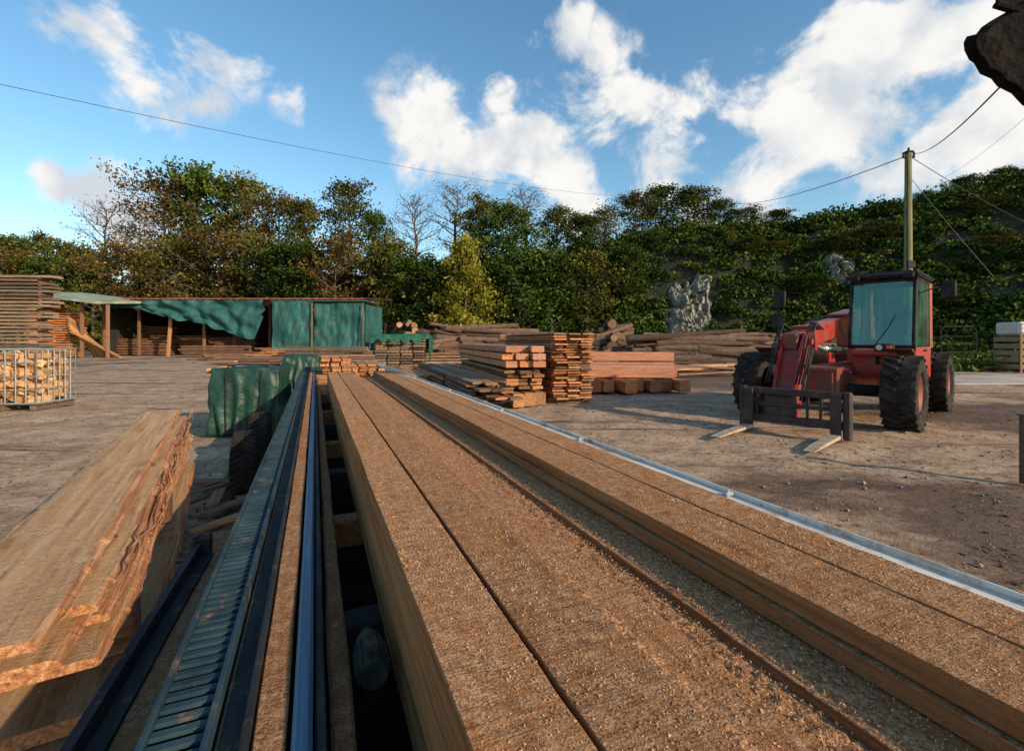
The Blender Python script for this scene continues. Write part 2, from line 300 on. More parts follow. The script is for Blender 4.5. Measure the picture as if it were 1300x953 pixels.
RUTS=[((2.2,4.2),(9,9.0),.22),((3.6,3.2),(11,8.2),.22),((3,11.5),(12,10.2),.24),((2.6,9.6),(12.5,12.2),.22),((-9,7),(-4,14),.25),((-11,8.6),(-6,15.5),.25),((1.8,6.4),(5.5,4.4),.2)]
def gz(x,y):
    d=math.hypot(x,y)
    if d>40: return 0
    k=min(1,(40-d)/20)
    z=k*(.026*noise.noise(Vector((x*.5,y*.5,0)))+.015*noise.noise(Vector((x*1.7,y*1.7,2)))+.010*noise.noise(Vector((x*5,y*5,4))))-.012
    for r in RUTS: z+=rut(x,y,*r)
    return z
vs=[(x,y,gz(x,y)) for y in ay for x in ax]; n=len(ax)
mb.add(vs,[(j*n+i,j*n+i+1,(j+1)*n+i+1,(j+1)*n+i) for j in range(len(ay)-1) for i in range(n-1)])
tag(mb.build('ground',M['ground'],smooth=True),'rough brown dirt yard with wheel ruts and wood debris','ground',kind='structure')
mb=MB(); mb.add([(13.8,15.2,.03),(40,14.5,.03),(40,21,.03),(15.2,18.4,.03)],[(0,1,2,3)]); mb.add([(13.8,15.2,.03),(40,14.5,.03),(40,14.5,-.1),(13.8,15.2,-.1)],[(0,1,2,3)])
tag(mb.build('pavement',M['concrete']),'pale concrete strip crossing the yard behind the telehandler','pavement',kind='structure')
N=14000; Y=1.5+24*NR.uniform(0,1,N)**1.5; X=NR.uniform(-1,1,N)*Y*1.15
keep=np.array([noise.noise(Vector((x*.6,y*.6,9)))>-.15 for x,y in zip(X,Y)]); X=X[keep];Y=Y[keep];N=len(X)
C=np.stack([X,Y,np.array([gz(x,y)+.006 for x,y in zip(X,Y)])],1)
me=quads('wood_debris',C,NR.uniform(.006,.024,N),M['chips'],asp=3.5,flat=.75)
tag(link('wood_debris',me),'scattered bark and wood chips lying over the yard','debris',kind='stuff')
V=[];Fc=[];rng=random.Random(8)
for i in range(9000):
    y=1.6+15*rng.random()**1.5; x=rng.uniform(-1.1,1.1)*y
    if noise.noise(Vector((x*.9,y*.9,20)))<-.1: continue
    s=rng.uniform(.004,.013)*(1+1.5*(rng.random()<.05)); k=len(V); z=gz(x,y)
    for (a,b,c_) in ((1,0,0),(.2,.9,.1),(-.9,.3,0),(-.3,-.9,0),(.1,0,.75),(.0,.1,-.5)): V.append((x+s*a*rng.uniform(.7,1.3),y+s*b*rng.uniform(.7,1.3),z+s*c_*rng.uniform(.7,1.2)+s*.3))
    for a,b in ((0,1),(1,2),(2,3),(3,0)): Fc+=[(k+a,k+b,k+4),(k+b,k+a,k+5)]
me=bpy.data.meshes.new('gravel'); me.from_pydata(V,[],Fc); me.materials.append(M['stone']); tag(link('gravel',me),'small stones and dry clods scattered on the dirt','gravel',kind='stuff')
# ------------------------------------------------------------------ undergrowth
def blob_leaves(centres,rads,per,size):
    out=[];tn=[];sz=[]
    for (c,r) in zip(centres,rads):
        k=per; d=NR.normal(size=(k,3)); d/=np.linalg.norm(d,axis=1)[:,None]; d*=NR.uniform(.6,1.1,(k,1))
        d[:,2]=np.abs(d[:,2])*.9-.12
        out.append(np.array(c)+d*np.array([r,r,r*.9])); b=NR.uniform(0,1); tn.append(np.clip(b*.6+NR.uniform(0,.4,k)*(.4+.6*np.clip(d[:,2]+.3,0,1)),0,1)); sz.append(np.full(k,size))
    return np.concatenate(out),np.concatenate(tn),np.concatenate(sz)
cs=[];rs=[]
for i in range(1750):
    px=R_.uniform(-300,1750) if i%3==0 else R_.uniform(620,1450); s=R_.uniform(-.04,1.12)
    if 846<px<904 and .12<s<.56 and R_.random()<.86: continue
    p=hill_at(px,s); cs.append((p.x,p.y,p.z)); rs.append(R_.uniform(.8,1.9))
for i in range(190):
    px=R_.uniform(600,1500); p=hill_at(px,R_.uniform(.85,1.2)); cs.append((p.x,p.y,p.z+R_.uniform(0,.8))); rs.append(R_.uniform(1.6,2.8))
C,T,S=blob_leaves(cs,rs,125,.33)
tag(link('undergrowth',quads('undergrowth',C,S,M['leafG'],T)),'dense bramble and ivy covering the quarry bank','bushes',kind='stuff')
cs=[];rs=[]
for i in range(560):
    px=R_.uniform(-200,1600); s=R_.uniform(-.1,1.0)
    if 845<px<905 and .05<s<.55: continue
    p=hill_at(px,s); cs.append((p.x,p.y,p.z+.3)); rs.append(R_.uniform(.6,1.5))
C,T,S=blob_leaves(cs,rs,80,.30)
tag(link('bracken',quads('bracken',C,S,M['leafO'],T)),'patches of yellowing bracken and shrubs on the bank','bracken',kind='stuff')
N=9000
px=NR.uniform(1205,1420,N); Yv=NR.uniform(21,34,N); C=np.stack([(px-650)/F*Yv,Yv,NR.uniform(0,.55,N)*NR.uniform(0,1,N)+NR.uniform(0,.3,N)],1)
tag(link('verge_grass',quads('verge_grass',C,.14,M['grassm'],asp=2.5)),'rough green grass and weeds along the foot of the bank at right','grass',kind='stuff')
# ------------------------------------------------------------------ trees
def limb(mb,p,d,L,r,n=5,seg=3,wob=.16,rng=R_):
    pts=[Vector(p)]; d=Vector(d).normalized()
    for i in range(seg):
        d=(d+Vector((rng.uniform(-wob,wob),rng.uniform(-wob,wob),rng.uniform(-wob*.5,wob)))).normalized(); pts.append(pts[-1]+d*L/seg)
    mb.tube(pts,[r*(1-.75*i/seg) for i in range(seg+1)],n,cap=False); return pts,d
def tree_mesh(seed,H,Rr,env,nl,per,lsize,leaf,h0=.22,twig=0,clr=1.0):
    rng=random.Random(seed); mb=MB(); pts=[Vector((0,0,-.4))]; lean=Vector((rng.uniform(-.06,.06),rng.uniform(-.06,.06),1))
    for i in range(1,9): pts.append(Vector((lean.x*H*i/8+rng.uniform(-.12,.12),lean.y*H*i/8+rng.uniform(-.12,.12),H*.95*i/8)))
    r0=H*.022; mb.tube(pts,[r0*(1.25 if i==0 else 1-.9*i/8) for i in range(9)],8,cap=False)
    tips=[]
    for k in range(nl):
        t=h0+(1-h0)*((k+.5)/nl)**.85; t=min(t,.97); i=t*8; j=int(min(7,i)); p=pts[j].lerp(pts[j+1],i-j)
        L=max(.8,Rr*env(t)*rng.uniform(.65,1.2)); a=k*2.4+rng.uniform(-.5,.5); up=rng.uniform(.25,.8)
        d=Vector((math.cos(a),math.sin(a),up)); q,dd=limb(mb,p,d,L,r0*.38*(1.1-t*.6),5,4,.16,rng)
        tips.append(q[-1]); tips.append(q[2]) 
        for s in range(3+twig):
            b=q[rng.choice((1,2,3,3))]; d2=Vector((math.cos(a+rng.uniform(-1.3,1.3)),math.sin(a+rng.uniform(-1.3,1.3)),rng.uniform(-.1,1.1)))
            q2,_=limb(mb,b,d2,L*rng.uniform(.25,.55),r0*.13,3,3,.25,rng); tips.append(q2[-1])
            for s2 in range(twig*2):
                d3=d2+Vector((rng.uniform(-.9,.9),rng.uniform(-.9,.9),rng.uniform(-.2,.9))); q3,_=limb(mb,q2[rng.choice((1,2,3))],d3,L*rng.uniform(.14,.3),r0*.055,3,2,.3,rng)
                if rng.random()<.3: tips.append(q3[-1])
    cr=[];tn=[]
    for t in tips:
        k=int(per*rng.uniform(.4,1.5)); 
        if k<1: continue
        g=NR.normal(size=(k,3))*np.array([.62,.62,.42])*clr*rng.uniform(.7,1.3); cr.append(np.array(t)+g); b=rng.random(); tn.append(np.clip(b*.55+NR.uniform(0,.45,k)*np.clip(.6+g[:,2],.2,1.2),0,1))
    crown=quads('crown',np.concatenate(cr),lsize,leaf,np.concatenate(tn)) if cr else None
    return mb.mesh('trunk',M['trunk'],True),crown
rnd=lambda t: math.sin(math.pi*min(1,max(0,(t-.08)/.95)))**.6
cone=lambda t: 1.1*(1.05-t)
K={}
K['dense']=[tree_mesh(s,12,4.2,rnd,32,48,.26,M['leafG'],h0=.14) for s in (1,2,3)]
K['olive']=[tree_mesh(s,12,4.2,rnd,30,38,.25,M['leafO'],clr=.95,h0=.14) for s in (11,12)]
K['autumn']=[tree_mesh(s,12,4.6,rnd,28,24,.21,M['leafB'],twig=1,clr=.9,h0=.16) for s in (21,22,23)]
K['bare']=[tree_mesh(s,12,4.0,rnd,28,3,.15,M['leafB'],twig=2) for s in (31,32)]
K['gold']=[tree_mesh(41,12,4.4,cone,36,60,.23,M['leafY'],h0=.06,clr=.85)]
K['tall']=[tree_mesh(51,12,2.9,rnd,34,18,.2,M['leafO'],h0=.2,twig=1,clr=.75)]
NM={'dense':'leafy_tree','olive':'leafy_tree','autumn':'autumn_tree','bare':'bare_tree','gold':'golden_tree','tall':'slender_tree'}
cnt={}
def tree(px,top,Y,kind,wf,label,group=None):
    i=cnt.get(kind,0); cnt[kind]=i+1; tr,cr=K[kind][i%len(K[kind])]
    X=WX(px,Y); g=hz(X,Y); H=max(2.5,WZ(top,Y)-g); s=H/12
    o=thing(NM[kind],label,'tree',(X,Y,g-.1),R_.uniform(0,6.28),group); o.scale=(s*wf,s*wf,s)
    link('trunk',tr,o)
    if cr: link('crown',cr,o)
T=[(10,304,66,'dense',1.2,'dark green tree at the far left edge of the treeline'),
(48,300,68,'olive',1.0,'round olive tree second from the left edge of the treeline'),
(92,310,64,'olive',.9,'small yellowing tree between the left edge trees and the tall bare one'),
(132,256,72,'bare',1.0,'half bare tree standing out against the white cloud at left'),
(178,276,70,'bare',.9,'thin bare tree just left of the tallest crowns'),
(214,232,72,'autumn',.95,'tall orange brown tree left of the dense treetop above the shed'),
(262,220,74,'dense',.95,'tallest green tree above the open shed'),
(312,232,74,'olive',1.0,'broad olive tree right of the tallest green one above the shed'),
(350,252,72,'autumn',.9,'rounded brown tree above the netting on the shed'),
(388,256,70,'olive',.8,'olive brown tree directly above the teal building'),
(446,232,72,'tall',1.2,'tall slender tree standing alone in the gap right of the teal building'),
(478,272,74,'dense',.8,'dark tree filling the gap beside the slender tree'),
(530,248,74,'bare',1.1,'bare twiggy tree at the left of the twin bare crowns'),
(575,236,76,'bare',1.2,'bare twiggy tree with the widest crown in the middle of the skyline'),
(612,258,72,'olive',1.1,'olive tree showing above the golden one'),
(640,266,70,'dense',1.1,'dark bushy tree above the right shoulder of the golden tree'),
(672,240,76,'bare',1.2,'bare twiggy tree just right of the skyline centre'),
(706,266,74,'olive',1.1,'yellowing tree right of the last bare tree'),
(738,274,72,'dense',1.2,'dark tree at the dip of the skyline'),
(768,264,74,'tall',1.8,'thin upright tree before the skyline rises again'),
(806,248,76,'olive',1.4,'olive tree starting the raised skyline right of centre'),
(838,240,78,'dense',1.3,'green tree at the crest above the rock face'),
(880,242,78,'olive',1.4,'loose crowned tree right of the crest above the rock face'),
(912,256,78,'dense',1.4,'green tree where the overhead wire meets the treeline'),
(948,264,78,'olive',1.6,'small olive tree right of the wire on the hill top'),
(985,268,78,'dense',1.7,'dark tree on the hill top left of the pole'),
(1030,278,78,'dense',1.9,'low dark tree in the saddle left of the pole'),
(1075,270,76,'olive',1.8,'olive treetop nearest the pole on its left'),
(1120,258,74,'dense',1.8,'dark treetop directly behind the pole'),
(1175,244,72,'olive',1.8,'olive treetop just right of the pole'),
(1225,226,70,'dense',1.8,'dark treetop on the climbing slope at right'),
(1272,214,68,'dense',1.8,'highest dark treetop at the right edge'),
(1320,204,66,'olive',1.8,'olive tree cut by the right edge of the view'),
(60,332,61,'dense',1.2,'low dark tree behind the weathered board stack'),
(25,320,60,'autumn',1.0,'small russet tree above the weathered board stack'),
(118,336,61,'olive',1.1,'low yellowing tree behind the lean-to roof'),
(168,314,62,'autumn',1.1,'russet tree rising behind the left end of the shed'),
(222,306,63,'olive',1.1,'bright olive tree behind the middle of the shed roof'),
(275,300,63,'autumn',1.1,'dense yellow brown tree over the netting hung on the shed'),
(328,306,63,'olive',1.0,'yellowish tree behind the right end of the open shed'),
(378,314,62,'dense',1.1,'dark low tree behind the teal cladding'),
(425,306,61,'autumn',1.0,'golden brown tree at the right end of the teal building'),
(490,308,61,'olive',.9,'yellow brown conical tree right of the teal building'),
(535,330,61,'dense',1.3,'dark bush like tree left of the golden tree'),
(593,302,57,'gold',.92,'bright yellow green tree glowing in front of the dark wood'),
(655,320,62,'dense',1.3,'dark tree immediately right of the golden tree'),
(700,324,64,'dense',1.3,'dark spreading tree above the long log pile'),
(745,327,64,'olive',1.1,'olive tree left of the pale rock face'),
(795,314,66,'dense',1.1,'dark tree hanging over the rock face from the left'),
(830,292,70,'dense',1.3,'thick green tree midway up the bank above the rock'),
(925,298,68,'olive',1.3,'olive tree midway up the bank right of the rock'),
]
for a in T: tree(*a)
for i in range(15):
    px=-20+i*46+R_.uniform(-10,10); tree(px,R_.uniform(320,342) if px<760 else R_.uniform(300,320),R_.uniform(66,70),R_.choice(('dense','dense','olive')),1.5,'dark tree filling the wood behind the front row','trees filling the wood')
for i in range(12):
    px=950+i*36+R_.uniform(-12,12); s=R_.uniform(.3,.75); p=hill_at(px,s)
    tree(px,HY-(p.z+R_.uniform(1.8,3.0)-CH)*F/p.y,p.y,R_.choice(('dense','olive','olive')),2.6,'small bushy tree growing on the slope at right','small trees on the right slope')
def rock(px,s0,w,h,label,seed):
    p=hill_at(px,s0); bm=bmesh.new(); bmesh.ops.create_grid(bm,x_segments=90,y_segments=90,size=1)
    for v in bm.verts:
        u,q=v.co.x,v.co.y; rr=math.hypot(u,q); th=math.atan2(q,u)
        lim=1+.55*noise.noise(Vector((math.cos(th)*1.8,math.sin(th)*1.8,seed)))+.25*noise.noise(Vector((math.cos(th)*5,math.sin(th)*5,seed)))
        edge=max(0,1-(rr/max(.3,lim*.85))**3)
        pt=hill_at(px+u*w,s0+q*h)
        cell=noise.cell(Vector((u*3.6+seed+.4*q,q*4.2,0)))*.6+noise.cell(Vector((u*8+seed,q*7+u,3)))*.35+noise.cell(Vector((u*17,q*13,5)))*.15
        out=edge*1.1+cell*edge*1.0+.5*noise.noise(Vector((u*5,q*5,seed)))*edge-.7*(1-min(1,edge*4))
        v.co=pt+Vector((0,-out,out*.15))-p
    me=bpy.data.meshes.new('rock_face'); bm.to_mesh(me); bm.free(); me.materials.append(M['rock'])
    tag(link('rock_face',me,loc=p),label,'rock')
rock(874,.36,38,.25,'tall pale grey rock face bare of ivy in the wooded bank',1)
rock(1055,.55,30,.13,'muted rock patch on the slope behind the cab',4)
# ------------------------------------------------------------------ timber
def board_mesh(L,W,T,mat,seed=0,waney=0,seg=6,name='board'):
    rng=random.Random(seed); mb=MB(); c=min(W,T)*.08; n=8; vs=[];fs=[]; b1=rng.uniform(-1,1)*L*.002; b2=rng.uniform(-1,1)*L*.0015
    for i in range(seg+1):
        t=i/seg; x=-L/2+L*t; dy=b1*math.sin(math.pi*t)+ (waney*W*.12*noise.noise(Vector((t*4,seed,0)))); dz=b2*math.sin(math.pi*t)
        w2=W/2*(1+waney*.18*noise.noise(Vector((t*5,seed,5)))); t2=T/2; wt=w2*(1-waney*.12)
        for (y,z) in ((-w2,-t2+c),(-w2+c,-t2),(w2-c,-t2),(w2,-t2+c),(wt,t2-c),(wt-c,t2),(-wt+c,t2),(-wt,t2-c)): vs.append((x,y+dy,z+dz))
    for i in range(seg):
        for k in range(n): fs.append((i*n+k,i*n+(k+1)%n,(i+1)*n+(k+1)%n,(i+1)*n+k))
    fs+=[tuple(range(n))[::-1],tuple(range(seg*n,seg*n+n))]
    mb.add(vs,fs); return mb.mesh(name,mat)
def stack(cx,cy,ang,L,W,T,rows,cols,mat,label,group,z0=.1,gap=.02,vgap=.03,jit=.15,name='board',cat='board',stick=None,lenvar=.05,seed=1,fan=0,mats=None,yaw=.006):
    rng=random.Random(seed); ms=[board_mesh(L*(1-lenvar*k/3),W*(1-.06*k),T,M[(mats or [mat]*3)[k]],seed*7+k) for k in range(3)]
    ca,sa=math.cos(ang),math.sin(ang); wid=cols*(W+gap)
    for r in range(rows):
        z=z0+r*(T+vgap)+T/2; rj=rng.uniform(-.035,.035)
        for c in range(cols):
            y=-wid/2+(c+.5)*(W+gap)+rng.uniform(-1,1)*gap*.3+rj; x=rng.uniform(-jit,jit)+fan*r
            tag(link(name,rng.choice(ms),loc=(cx+x*ca-y*sa,cy+x*sa+y*ca,z),rot=(0,0,ang+rng.uniform(-1,1)*yaw)),label,cat,group)
    if stick and vgap>.012:
        sm=board_mesh(wid,.03,vgap-.002,M[stick],seed,name='spacer_stick')
        for r in range(1,rows):
            for x in (-L*.46,0,L*.46):
                z=z0+r*(T+vgap)-vgap/2
                tag(link('spacer_stick',sm,loc=(cx+x*ca,cy+x*sa,z),rot=(0,0,ang+math.pi/2)),'thin spacer stick between layers of the '+group,'stick','spacer sticks in the '+group)
A=rad(105); A2=rad(108)
def bearers(cx,cy,ang,L,wid,label,group,h=.1,n=3):
    m=board_mesh(wid,.1,h,M['brown'],3,name='bearer'); ca,sa=math.cos(ang),math.sin(ang)
    for i in range(n):
        x=-L*.42+L*.84*i/(n-1); tag(link('bearer',m,loc=(cx+x*ca,cy+x*sa,h/2),rot=(0,0,ang+math.pi/2)),label,'bearer',group)
def nearc(px,Y,ang,L):
    return WX(px,Y)+L/2*math.cos(ang), Y+L/2*math.sin(ang)
cx,cy=nearc(729,10.5,A,4.5); bearers(cx,cy,A,4.5,1.0,'short bearer under the tall orange board stack','bearers under the tall orange board stack')
stack(cx,cy,A,4.5,.30,.035,26,3,'orange','orange sawn board in the tall square stack left of the pink beams','tall orange board stack',vgap=.022,gap=.02,jit=.12,stick='brown',mats=['orange','fresh','brown'])
cx,cy=nearc(672,9.9,A,6.0)
stack(cx,cy,A,6.0,.26,.27,1,3,'fresh','thick squared beam at the foot of the red brown plank stack','thick beams under the plank stack',z0=.02,vgap=.03,name='beam',cat='beam')
stack(cx-.12,cy+.25,A,6.3,.26,.06,5,3,'orange','plank in the middle tier above the thick squared beams','middle plank tier',z0=.36,vgap=.025,jit=.2,stick='brown',seed=3,name='plank',cat='plank',mats=['orange','brown','fresh'])
stack(cx-.16,cy+.35,A,6.6,.28,.13,3,3,'pinkbeam','red brown beam in the top tier left of the tall orange stack','top beam tier',z0=.83,vgap=.03,jit=.15,name='beam',cat='beam',stick='brown',seed=4,mats=['pinkbeam','orange','pinkbeam'])
cx,cy=nearc(628,9.5,A2,6.2); bearers(cx,cy,A2,6.2,.9,'bearer under the low plank stack beside the sawmill bed','bearers under the low plank stack')
stack(cx,cy,A2,6.2,.27,.045,8,3,'brown','rough plank in the low stack right of the sawmill bed','low plank stack',vgap=.012,jit=.3,seed=5,fan=.02,name='plank',cat='plank',mats=['brown','fresh','grey'],yaw=.03)
cx,cy=nearc(590,12.6,A2,5.5); stack(cx,cy,A2,5.5,.28,.045,8,4,'grey','grey brown plank in the second low stack behind the sawmill rail','second low plank stack',vgap=.016,jit=.3,seed=6,z0=.05,name='plank',cat='plank',mats=['grey','brown','fresh'],yaw=.03)
cx,cy=nearc(545,14.5,rad(115),5.5); stack(cx,cy,rad(115),5.5,.28,.05,5,4,'fresh','pale plank in the flat pile left of the low stacks','flat pale plank pile',vgap=.01,jit=.3,seed=7,z0=.05,name='plank',cat='plank',yaw=.03)
stack(WX(800,12.6),13.6,rad(100),2.6,.34,.30,1,7,'orange','thick beam lying end on beneath the pink beams','end on beams under the pink beams',z0=.05,gap=.06,jit=.22,name='beam',cat='beam',seed=8,yaw=.03)
stack(WX(812,12.6)-.15,13.3,rad(-6),2.6,.36,.34,1,2,'pinkbeam','large pink sawn beam laid across the thick orange beams','large pink beams',z0=.37,gap=.05,jit=.08,name='beam',cat='beam',seed=9)
stack(WX(800,16)-.1,16.2,rad(-5),3.0,.36,.3,3,1,'pinkbeam','pinkish beam in the back row behind the large pink beams','back row pink beams',z0=.02,vgap=.04,jit=.1,name='beam',cat='beam',seed=10)
cx,cy=nearc(508,19.5,rad(98),4); stack(cx,cy,rad(98),4,.5,.07,13,4,'grey','weathered board in the wide stack under the green sheet','weathered stack under the green sheet',vgap=.045,jit=.12,seed=11,z0=.1,stick='brown')
stack(-17.3,15.6,rad(4),3.9,.5,.075,29,1,'grey','weathered board in the towering stack at the left edge','towering weathered stack',vgap=.045,jit=.3,seed=12,z0=.1,stick='brown')
for (px,Y,ang,L,rows,cols,mat,lab,grp,sd) in ((300,34,8,4.0,4,3,'brown','brown plank in the loose pile left of the small orange bundle','loose brown plank pile',13),
    (415,32,-4,6.0,7,3,'grey','grey plank in the long pile below the teal building','long grey plank pile',14),
    (450,27,10,4.6,4,3,'fresh','tan plank in the pile just left of the green sheeted stack','tan plank pile',15),
    (330,27,3,4.5,3,3,'grey','grey plank in the flat pile behind the green wrapped bundle','flat grey plank pile',16),
    (343,36,2,1.6,6,3,'orange','short orange plank in the small bundle in front of the teal building','small orange bundle',17),
    (275,39,1,5.4,7,2,'brown','brown plank in the rack standing at the shed mouth','brown planks at the shed mouth',18),
    (655,23,14,3.2,7,2,'orange','red plank in the bundle behind the plank tiers','red bundle behind the tiers',19),
    (620,26,-8,5.0,9,2,'brown','dark plank in the pile in front of the logs at centre','dark pile before the logs',20),
    (570,22,20,4.2,6,3,'grey','grey plank in the sloping pile right of the green sheeted stack','sloping grey pile',21),
    (700,19,-14,3.6,5,2,'brown','brown plank in the pile glimpsed behind the tall orange stack','brown pile behind the orange stack',22)):
    stack(WX(px,Y),Y,rad(ang),L,.30,.09,rows,cols,mat,lab,grp,vgap=.04,jit=.4,seed=sd,z0=.1,stick=None,name='plank',cat='plank',mats=[mat,'brown',mat],yaw=.05)
rng=random.Random(77)
for i in range(60):
    px,Y=rng.choice([(rng.uniform(470,640),rng.uniform(15.5,24)),(rng.uniform(260,470),rng.uniform(24,34)),(rng.uniform(870,960),rng.uniform(18,25))])
    if 470<px<560 and 18.5<Y<24: continue
    m=board_mesh(rng.uniform(1.8,4.2),.2,.06,M[rng.choice(('grey','brown','fresh','brown'))],i,waney=.5,name='loose_plank')
    tag(link('loose_plank',m,loc=(WX(px,Y),Y,.12+rng.uniform(0,.25)),rot=(rng.uniform(-.1,.1),rng.uniform(-.05,.05),rad(rng.uniform(-35,50)))),'loose plank dropped on the ground between the timber piles','plank','loose planks between the piles')
mb=MB(); rr=random.Random(4)
def fill(px0,px1,Y,ztop,dy=1.6,T=.12,z0=.1):
    x0,x1=WX(px0,Y),WX(px1,Y); z=z0
    while z<ztop:
        mb.box(((x0+x1)/2+rr.uniform(-.15,.15),Y+rr.uniform(-.1,.1),z+T*.4),(x1-x0,dy,T*.62),(0,rr.uniform(-.01,.01),0),ch=0); z+=T*1.25
fill(147,178,46,3.0); fill(181,219,46.3,2.7); fill(148,216,44,1.5); fill(232,268,46.5,1.8); fill(272,330,47,1.7)
tag(mb.build('racked_boards',M['brown']),'dim racks of boards stored inside the open shed','boards',kind='stuff')
mb=MB(); fill(44,72,38,4.0,T=.16); fill(74,99,38.4,3.6,T=.15)
tag(mb.build('stacked_boards',M['orange']),'high stacks of orange boards under the pale lean-to roof','boards',kind='stuff')
lm=board_mesh(4.6,.34,.06,M['fresh'],2,name='leaning_board')
for i in range(11):
    x=WX(101+i*3.8,38.5); tag(link('leaning_board',lm,loc=(x+.3,38.4-i*.12,1.95-.10*i),rot=(0,rad(64-i*3.4),rad(8))),'long board leaning against the stacks left of the shed','board','boards leaning left of the shed')
def log_mesh(L,r,seed):
    rng=random.Random(seed); mb=MB(); n=14;seg=10;vs=[];fs=[]
    for i in range(seg+1):
        t=i/seg
        for k in range(n):
            a=2*math.pi*k/n; rr2=r*(1.08-.25*t)*(1+.16*noise.noise(Vector((math.cos(a)*1.4,math.sin(a)*1.4,t*5+seed*3))))
            vs.append((-L/2+L*t,rr2*math.cos(a)+.07*L*.3*math.sin(t*4+seed),rr2*math.sin(a)))
    for i in range(seg):
        for k in range(n): fs.append((i*n+k,i*n+(k+1)%n,(i+1)*n+(k+1)%n,(i+1)*n+k))
    mb.add(vs,fs,0); mb.add(vs[:n],[tuple(range(n))[::-1]],1); mb.add(vs[-n:],[tuple(range(n))],1)
    return mb.mesh('log',[M['bark'],M['logend']],True)
LM=[log_mesh(6,.26,s) for s in range(6)]+[log_mesh(6,.36,s+9) for s in range(2)]
def logpile(px,Y,ang,L,n0,rows,label,group,r=.27,seed=1,mess=.1):
    rng=random.Random(seed); cx=WX(px,Y); ca,sa=math.cos(ang),math.sin(ang)
    for k in range(rows):
        for i in range(n0-k):
            y=(i-(n0-k-1)/2)*r*2.05+rng.uniform(-.1,.1); x=rng.uniform(-1.1,1.1); z=r+k*r*1.7+rng.uniform(-.04,.06)
            s=rng.uniform(.55,1.22)
            tag(link('log',rng.choice(LM),loc=(cx+x*ca-y*sa,Y+x*sa+y*ca,z),rot=(rng.uniform(0,6.28),rng.uniform(-1,1)*mess*.4,ang+rng.uniform(-1,1)*mess),scale=(L/6*rng.uniform(.7,1.15),s*r/.27,s*r/.27)),label,'log',group)
logpile(885,33,rad(4),9,7,6,'long bark covered log in the big pile below the rock face','long logs below the rock face',seed=2,mess=.13,r=.19)
logpile(955,28,rad(-7),6,5,3,'log in the low pile left of the telehandler front wheel','low log pile left of the telehandler',seed=3,mess=.2,r=.18)
logpile(1010,42,rad(5),8,6,5,'log in the far pile behind the telehandler boom','far logs behind the boom',seed=4,mess=.12,r=.24)
logpile(775,40,rad(60),5.5,8,7,'log in the heap left of the long logs, some ends facing out','end on log heap',seed=5,r=.23,mess=.5)
logpile(700,38,rad(6),8,6,5,'dark log lying lengthwise behind the tall orange stack','dark logs behind the orange stack',seed=6,mess=.2,r=.23)
logpile(625,41,rad(12),7,7,7,'dark log in the heap at the centre of the yard edge','dark log heap at centre',seed=16,mess=.3,r=.23)
logpile(575,40,rad(35),6,7,7,'log in the tangled heap right of the pale cut logs','tangled log heap',seed=7,mess=.55,r=.22)
logpile(515,40,rad(128),3.6,8,7,'pale cut log in the heap above the green sheeted stack','pale cut logs',seed=8,r=.25,mess=.45)
logpile(850,24,rad(-3),6,4,2,'log in the small pile behind the pink beams','small log pile behind the pink beams',seed=9,mess=.25,r=.17)
# ------------------------------------------------------------------ sawmill + foreground boards  (frame: x = across, y = along the bed)
TH=rad(22.62); D0=.45
def zz(d): return CH-d*D0
def long_box(mb,a0,a1,z0,z1,t0,t1,seg=90,seed=0,amp=.0015,cr=.003,mi=0):
    vs=[];fs=[];n=8
    for i in range(seg+1):
        u=i/seg; t=t0+(t1-t0)*u; q=lambda k:amp*noise.noise(Vector((t*2.3,seed*5+k,0)))+amp*.6*noise.noise(Vector((t*14,seed*5+k,3)))
        for j,(a,z) in enumerate(((a0,z0+cr),(a0+cr,z0),(a1-cr,z0),(a1,z0+cr),(a1,z1-cr),(a1-cr,z1),(a0+cr,z1),(a0,z1-cr))): vs.append((a+q(j//2),t,z+q(j//2+9)))
    for i in range(seg):
        for k in range(n): fs.append((i*n+k,i*n+(k+1)%n,(i+1)*n+(k+1)%n,(i+1)*n+k))
    fs+=[tuple(range(n))[::-1],tuple(range(seg*n,seg*n+n))]; mb.add(vs,fs,mi)
def fboard(a0,a1,d0,d1,t0,t1,mat,label,seed,name='sawn_board',amp=.0026):
    mb=MB(); long_box(mb,a0*D0,a1*D0,zz(d1),zz(d0),t0,t1,seed=seed,amp=amp,seg=260,cr=.0015); o=mb.build(name,M[mat]); o.rotation_euler=(0,0,TH); tag(o,label,'board'); return o
fboard(.354,.638,1.0,1.6,-.9,7.25,'dusty','thick sawn beam at the left edge of the sawmill bed, dusted with sawdust',1,'sawn_beam')
fboard(.655,.97,1.0,1.6,-.9,7.2,'dusty','sawdust covered beam second from the left on the sawmill bed',2,'sawn_beam')
fboard(.985,1.26,1.09,1.6,-.9,7.15,'dusty','lower beam tucked against the second beam, forming the first step',3,'sawn_beam',.004)
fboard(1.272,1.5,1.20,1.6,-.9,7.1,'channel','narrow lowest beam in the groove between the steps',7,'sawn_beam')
fboard(1.515,2.42,1.165,1.6,-.9,7.15,'dusty','wide beam stepping out beneath the right hand boards',4,'sawn_beam')
fboard(1.735,2.13,1.088,1.157,-.9,7.2,'dusty','lower board of the right hand pair facing the groove',8)
fboard(1.755,2.125,1.0,1.080,-.9,7.2,'dusty','top board of the right hand pair facing the groove',5)
fboard(2.143,2.42,1.088,1.157,-.9,7.25,'dusty','lower board of the rightmost pair beside the bright metal guide',9)
fboard(2.139,2.415,1.0,1.080,-.9,7.25,'dusty','rightmost top board, beside the bright metal guide',6)
